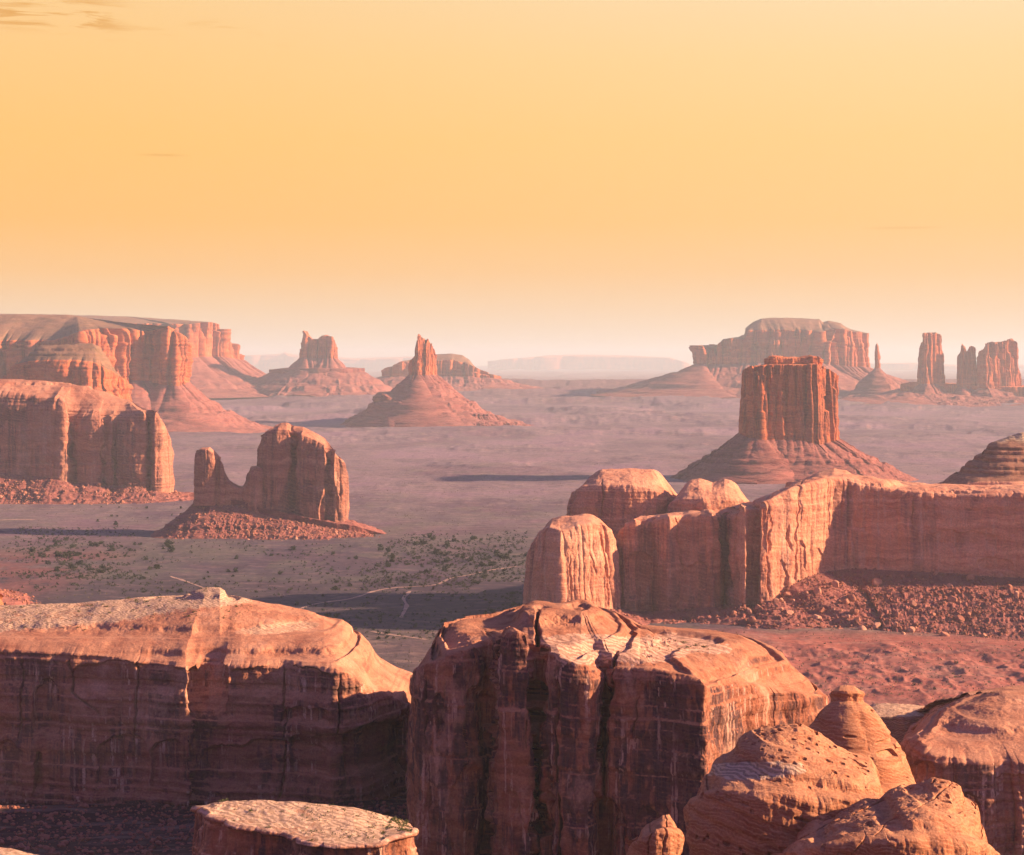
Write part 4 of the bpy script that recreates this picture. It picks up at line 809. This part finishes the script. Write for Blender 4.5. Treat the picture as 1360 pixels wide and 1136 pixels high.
rock('ledge', 'corner of a pale green scrub covered ledge at the bottom left corner', 'ledge', 420,
     [(-120, 10, 1250, 1126), (-90, -2, 1250, 1132), (-30, -4, 1250, 1136), (30, -3, 1250, 1138), (58, 2, 1250, 1138), (68, 10, 1250, 1138)], [(-120, 1122), (0, 1125), (30, 1129), (68, 1136)], 26, {1: 'ledge_side', 2: 'ledge_top'}, {'*': M_dome},
     smooth=1.5, step=0.6, res=(0, 40, 50), rough=1.0, rough_w=5, top_noise=0.4, top_w=4, seed=61, pale=pale_P)
# ------------------------------------------------------------------ boulders, junipers, scrub
import bmesh
RS = np.random.RandomState(5)
def ico(sub):
    bm = bmesh.new(); bmesh.ops.create_icosphere(bm, subdivisions=sub, radius=1.0)
    V = np.array([v.co[:] for v in bm.verts]); T = np.array([[v.index for v in f.verts] for f in bm.faces]); bm.free(); return V, T
def boulder_shape(k, sub=3):
    V, T = ico(sub); r = np.random.RandomState(k)
    for _ in range(9):                       # chop flat facets
        n = r.normal(size=3); n /= np.linalg.norm(n); d = r.uniform(0.55, 0.85)
        e = V @ n - d; V = V - np.clip(e, 0, None)[:, None] * n
    V = V * (1 + 0.05 * fbm(V[:, 0] * 3, V[:, 1] * 3, V[:, 2] * 3, o=3, seed=k))[:, None]
    return V * np.array([1.0, r.uniform(.7, 1), r.uniform(.6, .95)]), T
def tufts(n, r, h, seed, leaf=0.16):
    """leaf-sized triangles through an uneven clumped crown"""
    q = np.random.RandomState(seed); cl = q.normal(size=(7, 3)) * [0.42, 0.42, 0.25] + [0, 0, 0.5]
    c = cl[q.randint(0, 7, n)] + q.normal(size=(n, 3)) * 0.22; c[:, 2] = np.clip(c[:, 2], 0.02, 1.1)
    d = q.normal(size=(n, 2, 3)) * leaf
    V = np.stack([c, c + d[:, 0], c + d[:, 1]], 1).reshape(-1, 3) * [r, r, h]
    return V, np.arange(3 * n).reshape(-1, 3)
BM = []
for k in range(5):
    V, T = boulder_shape(k + 3); BM.append(mesh_from('boulder', V, T, M_boul, smooth=False))
JM = []
for k in range(5):
    V, T = tufts(170, 1.0, 1.05, k + 40, 0.22)
    w_ = np.array([[math.cos(a) * .09, math.sin(a) * .09, zz] for zz in (-0.1, .5) for a in (0, 2.1, 4.2)])
    JM.append(mesh_from('juniper_shrub', np.vstack([V, w_]), np.vstack([T, len(V) + np.array([(0, 1, 4), (0, 4, 3), (1, 2, 5), (1, 5, 4), (2, 0, 3), (2, 3, 5)])]), M_jun, smooth=False))
def pick(fm, x0, x1, y0, y1, n, zones, nz=-1, seed=0, mind=0.0):
    V, N_, D = fm['V'], fm['N'], fm['D']
    px = CX + V[:, 0] / V[:, 1] * F; py = HY + (CAMZ - V[:, 2]) / V[:, 1] * F
    vz = np.zeros(len(V), bool); 
    for q_, z_ in zip(fm['Q'].T, [fm['z']] * 4): vz[q_[np.isin(z_, zones)]] = True
    view = (N_ * (np.array([0, 0, CAMZ]) - V)).sum(1) > 0
    ok = np.where(vz & view & (px > x0) & (px < x1) & (py > y0) & (py < y1) & (N_[:, 2] > nz))[0]
    r = np.random.RandomState(seed); return V[r.choice(ok, min(n, len(ok)), replace=False)] if len(ok) else V[:0]
def put(name, meshes, pos, size, label, cat, group, sink=0.25, flat=1.0, seed=1):
    r = np.random.RandomState(seed); proto = [None] * len(meshes)
    for p in pos:
        k = r.randint(len(meshes)); s_ = size(r)
        if proto[k] is None:
            o = bpy.data.objects.new(name, meshes[k]); proto[k] = o; tag(o, label, cat, group)
        else: o = proto[k].copy()
        COL.objects.link(o)
        o.location = (p[0], p[1], p[2] + s_ * sink); o.scale = (s_, s_ * r.uniform(.8, 1.1), s_ * flat * r.uniform(.8, 1.15)); o.rotation_euler = (0, 0, r.uniform(0, 6.28))
        if name == 'boulder': o.rotation_euler = (r.uniform(-.5, .5), r.uniform(-.5, .5), r.uniform(0, 6.28))
    return len(pos)
def swarm(name, verts, tris, pos, size, mat, label, seed=1, tilt=0.5, sink=0.2):
    r = np.random.RandomState(seed); n = len(pos); s_ = size(r, n)
    a = r.uniform(0, 6.28, n); ca, sa = np.cos(a), np.sin(a)
    b = r.uniform(-tilt, tilt, n); cb, sb = np.cos(b), np.sin(b)
    X = verts[None, :, 0] * ca[:, None] - verts[None, :, 1] * sa[:, None]; Y = verts[None, :, 0] * sa[:, None] + verts[None, :, 1] * ca[:, None]; Z = verts[None, :, 2] + 0 * X
    Y, Z = Y * cb[:, None] - Z * sb[:, None], Y * sb[:, None] + Z * cb[:, None]
    P = np.stack([X, Y, Z], -1) * s_[:, None, None] + pos[:, None, :]; P[..., 2] += (sink * s_)[:, None]
    T = (tris[None] + (np.arange(n) * len(verts))[:, None, None]).reshape(-1, 3)
    o = link(mesh_from(name, P.reshape(-1, 3), T, mat, smooth=False), name); tag(o, label, kind='stuff'); return o
# individual blocks
sz = lambda a, b: (lambda r: a + (b - a) * r.rand() ** 2.2)
put('boulder', BM, np.vstack([pick(FM_M, 965, 1130, 775, 850, 85, [0], seed=1)]), sz(1.4, 6.5), 'sunlit red boulder in the rubble fan under the bright prow of the long mesa', 'boulder', 'sunlit blocks fallen below the mesa prow', seed=2)
put('boulder', BM, np.vstack([pick(FM_M, 1130, 1358, 762, 848, 80, [0], seed=3)]), sz(1.4, 7), 'shaded purple red boulder in the rubble below the right end of the long mesa wall', 'boulder', 'shaded blocks below the mesa wall', seed=4)
put('boulder', BM, pick(FM_M1, 700, 850, 785, 860, 26, [0], seed=5), sz(1.5, 4.2), 'pinkish boulder at the foot of the sunlit left end block of the long mesa', 'boulder', 'blocks at the foot of the end block', seed=6)
put('boulder', BM, pick(FM_D, 0, 235, 638, 675, 60, [0], seed=7), sz(2.5, 7.5), 'orange red fallen boulder along the foot of the panelled cliffs at the left edge', 'boulder', 'blocks below the left cliffs', seed=8)
put('boulder', BM, pick(FM_E, 240, 520, 670, 725, 34, [0], seed=9), sz(1.8, 4.6), 'dark red boulder on the rubble mound around the lone bulbous monolith', 'boulder', 'blocks around the monolith', seed=10)
# small rubble
RV, RT = boulder_shape(77, 1)
pos = np.vstack([pick(FM_M, 955, 1358, 755, 880, 14000, [0], seed=11), pick(FM_M1, 695, 860, 785, 870, 900, [0], seed=12), pick(FM_M, 812, 960, 800, 850, 900, [0], seed=18)])
pos = pos[vn(pos[:, 0] / 22, pos[:, 1] / 16, seed=12) + 0.4 * RS.rand(len(pos)) > -0.12]
swarm('rubble', RV, RT, pos, lambda r, n: 0.35 + 2.6 * r.rand(n) ** 6, M_boul, 'small broken rock covering the slope below the long mesa', seed=3)
pos = np.vstack([pick(FM_D, -60, 240, 630, 678, 2200, [0], seed=13), pick(FM_E, 220, 560, 662, 730, 2200, [0], seed=14), pick(FM_T, -80, 60, 730, 810, 900, [0, 1, 2], seed=15)])
swarm('rubble', RV, RT, pos, lambda r, n: 0.9 + 2.2 * r.rand(n) ** 3, M_boul, 'small broken rock on the slopes of the left cliffs and the lone monolith', seed=5)
gx, gy, gz_ = on_ground(RS.uniform(-120, 640, 5200), RS.uniform(1060, 1160, 5200))
swarm('rubble', RV, RT, np.stack([gx, gy, gz_], 1), lambda r, n: 0.35 + 1.6 * r.rand(n) ** 4, M_boul, 'dark broken rock on the ground below the lower left cliff', seed=6)
# junipers on the valley floor
def region(regs, seed):
    r = np.random.RandomState(seed); P = []
    for (x0, x1, y0, y1, n) in regs:
        px = x0 + (x1 - x0) * r.rand(n); py = y0 + (y1 - y0) * r.rand(n)
        x, y, z = on_ground(px, py); P.append(np.stack([x, y, z], 1))
    return np.vstack(P)
js = lambda a, b: (lambda r: a + (b - a) * r.rand() ** 1.6)
G_ = 'junipers scattered over the valley floor'
put('juniper_shrub', JM, region([(36, 165, 712, 745, 34), (60, 150, 735, 768, 24), (150, 250, 718, 760, 14)], 21), js(2.4, 6.4), 'dark green juniper in the dense patch on the valley floor at the left', 'shrub', 'junipers of the dense left patch', sink=0.0, seed=22)
put('juniper_shrub', JM, region([(190, 480, 725, 800, 30), (110, 300, 672, 700, 16)], 23), js(2.2, 5.0), 'dark green juniper standing apart on the open valley floor above the left cliff top', 'shrub', 'junipers of the open floor', sink=0.0, seed=24)
put('juniper_shrub', JM, region([(480, 700, 712, 742, 44), (500, 690, 740, 775, 36), (580, 690, 735, 752, 16)], 25), js(2.4, 6.0), 'dark green juniper in the wide belt left of the long pink mesa', 'shrub', 'junipers of the right belt', sink=0.0, seed=26)
put('juniper_shrub', JM, region([(390, 690, 775, 850, 42)], 27), js(2.0, 4.6), 'dark green juniper near the dirt tracks left of the middle cliff', 'shrub', 'junipers near the tracks', sink=0.0, seed=28)
JV, JT = tufts(26, 1.0, 0.95, 98, 0.38)
pj = region([(0, 700, 705, 850, 2800), (480, 700, 710, 780, 1300), (20, 180, 700, 770, 900), (850, 1360, 850, 930, 60)], 29)
pj = pj[vn(pj[:, 0] / 75, pj[:, 1] / 110, seed=61) > -0.25]
swarm('juniper_thicket', JV, JT, pj, lambda r, n: 1.0 + 2.0 * r.rand(n) ** 2, M_jun, 'countless small dark junipers and bushes between the larger ones on the valley floor', seed=13, tilt=0, sink=0)
SV, ST = tufts(9, 1.0, 0.8, 99, 0.45)
r_ = np.random.RandomState(31); px = r_.uniform(-150, 1500, 26000); py = 600 + 330 * r_.rand(26000) ** 1.1
x, y, z = on_ground(px, py); keep = vn(x / 60, y / 90, seed=51) + 0.5 * vn(x / 18, y / 22, seed=52) > -0.05
swarm('valley_scrub', SV, ST, np.stack([x, y, z], 1)[keep], lambda r, n: 0.5 + 1.1 * r.rand(n) ** 3, M_scrub, 'low sage scrub speckling the valley floor', seed=7, tilt=0, sink=0)
# scrub on the pale caps of the foreground rocks
SM = [mesh_from('cap_shrub', *tufts(60, 1.0, 0.8, k + 70, 0.24), M_moss, smooth=False) for k in range(3)]
put('cap_shrub', SM, np.vstack([pick(FM_P, 400, 545, 1066, 1122, 34, [2], nz=.6, seed=31), pick(FM_P, 262, 400, 1064, 1100, 12, [2], nz=.6, seed=32)]), js(0.35, 1.15), 'small green shrub rooted on the pale ribbed top of the low bottom ledge', 'shrub', 'shrubs on the bottom ledge', sink=-0.05, flat=.7, seed=33)
put('cap_shrub', SM, pick(FM_N, 0, 340, 782, 838, 70, [2], nz=.3, seed=34), js(0.5, 1.5), 'small green shrub on the pale ribbed cap of the lower left cliff', 'shrub', 'shrubs on the left cliff cap', sink=-0.05, flat=.7, seed=35)
put('cap_shrub', SM, pick(FM_O, 880, 960, 851, 866, 22, [2], nz=.3, seed=36), js(0.4, 1.2), 'small green shrub beside the pale swirled lenses on the middle cliff rim', 'shrub', 'shrubs on the middle cliff rim', sink=-0.05, flat=.7, seed=37)
pos = np.vstack([pick(FM_P, 400, 550, 1066, 1118, 1500, [2], nz=.6, seed=38), pick(FM_N, -50, 335, 780, 830, 2600, [2], nz=.3, seed=39), pick(FM_O, 730, 960, 844, 866, 260, [2], nz=.3, seed=40)])
kp = vn(pos[:, 0] / 7, pos[:, 1] / 3, seed=8) > 0.05
swarm('cap_scrub', SV, ST, pos[kp], lambda r, n: 0.12 + 0.3 * r.rand(n) ** 2, M_moss, 'sparse green scrub and moss in the hollows of the pale rock caps', seed=9, tilt=0, sink=-0.02)

# ------------------------------------------------------------------ haze
def haze_box():
    x, y0, y1, z0, z1 = 62000, -2600, 62000, -101, 640
    V = np.array([(sx_, sy_, sz_) for sx_ in (-x, x) for sy_ in (y0, y1) for sz_ in (z0, z1)], float)
    Q = np.array([(0, 1, 3, 2), (4, 6, 7, 5), (0, 4, 5, 1), (2, 3, 7, 6), (0, 2, 6, 4), (1, 5, 7, 3)])
    m = bpy.data.materials.new('haze_air'); m.use_nodes = True; N = NT(m.node_tree); N.n.clear()
    v = N.add('ShaderNodeVolumePrincipled', {'Color': (0.68, 0.88, 1.0), 'Density': 2.8e-5, 'Anisotropy': 0.1})
    N.l.new(v.outputs[0], N.add('ShaderNodeOutputMaterial').inputs['Volume'])
    o = link(mesh_from('haze', V, Q, m, smooth=False), 'haze'); tag(o, 'pale warm haze filling the valley air', kind='stuff')
haze_box()
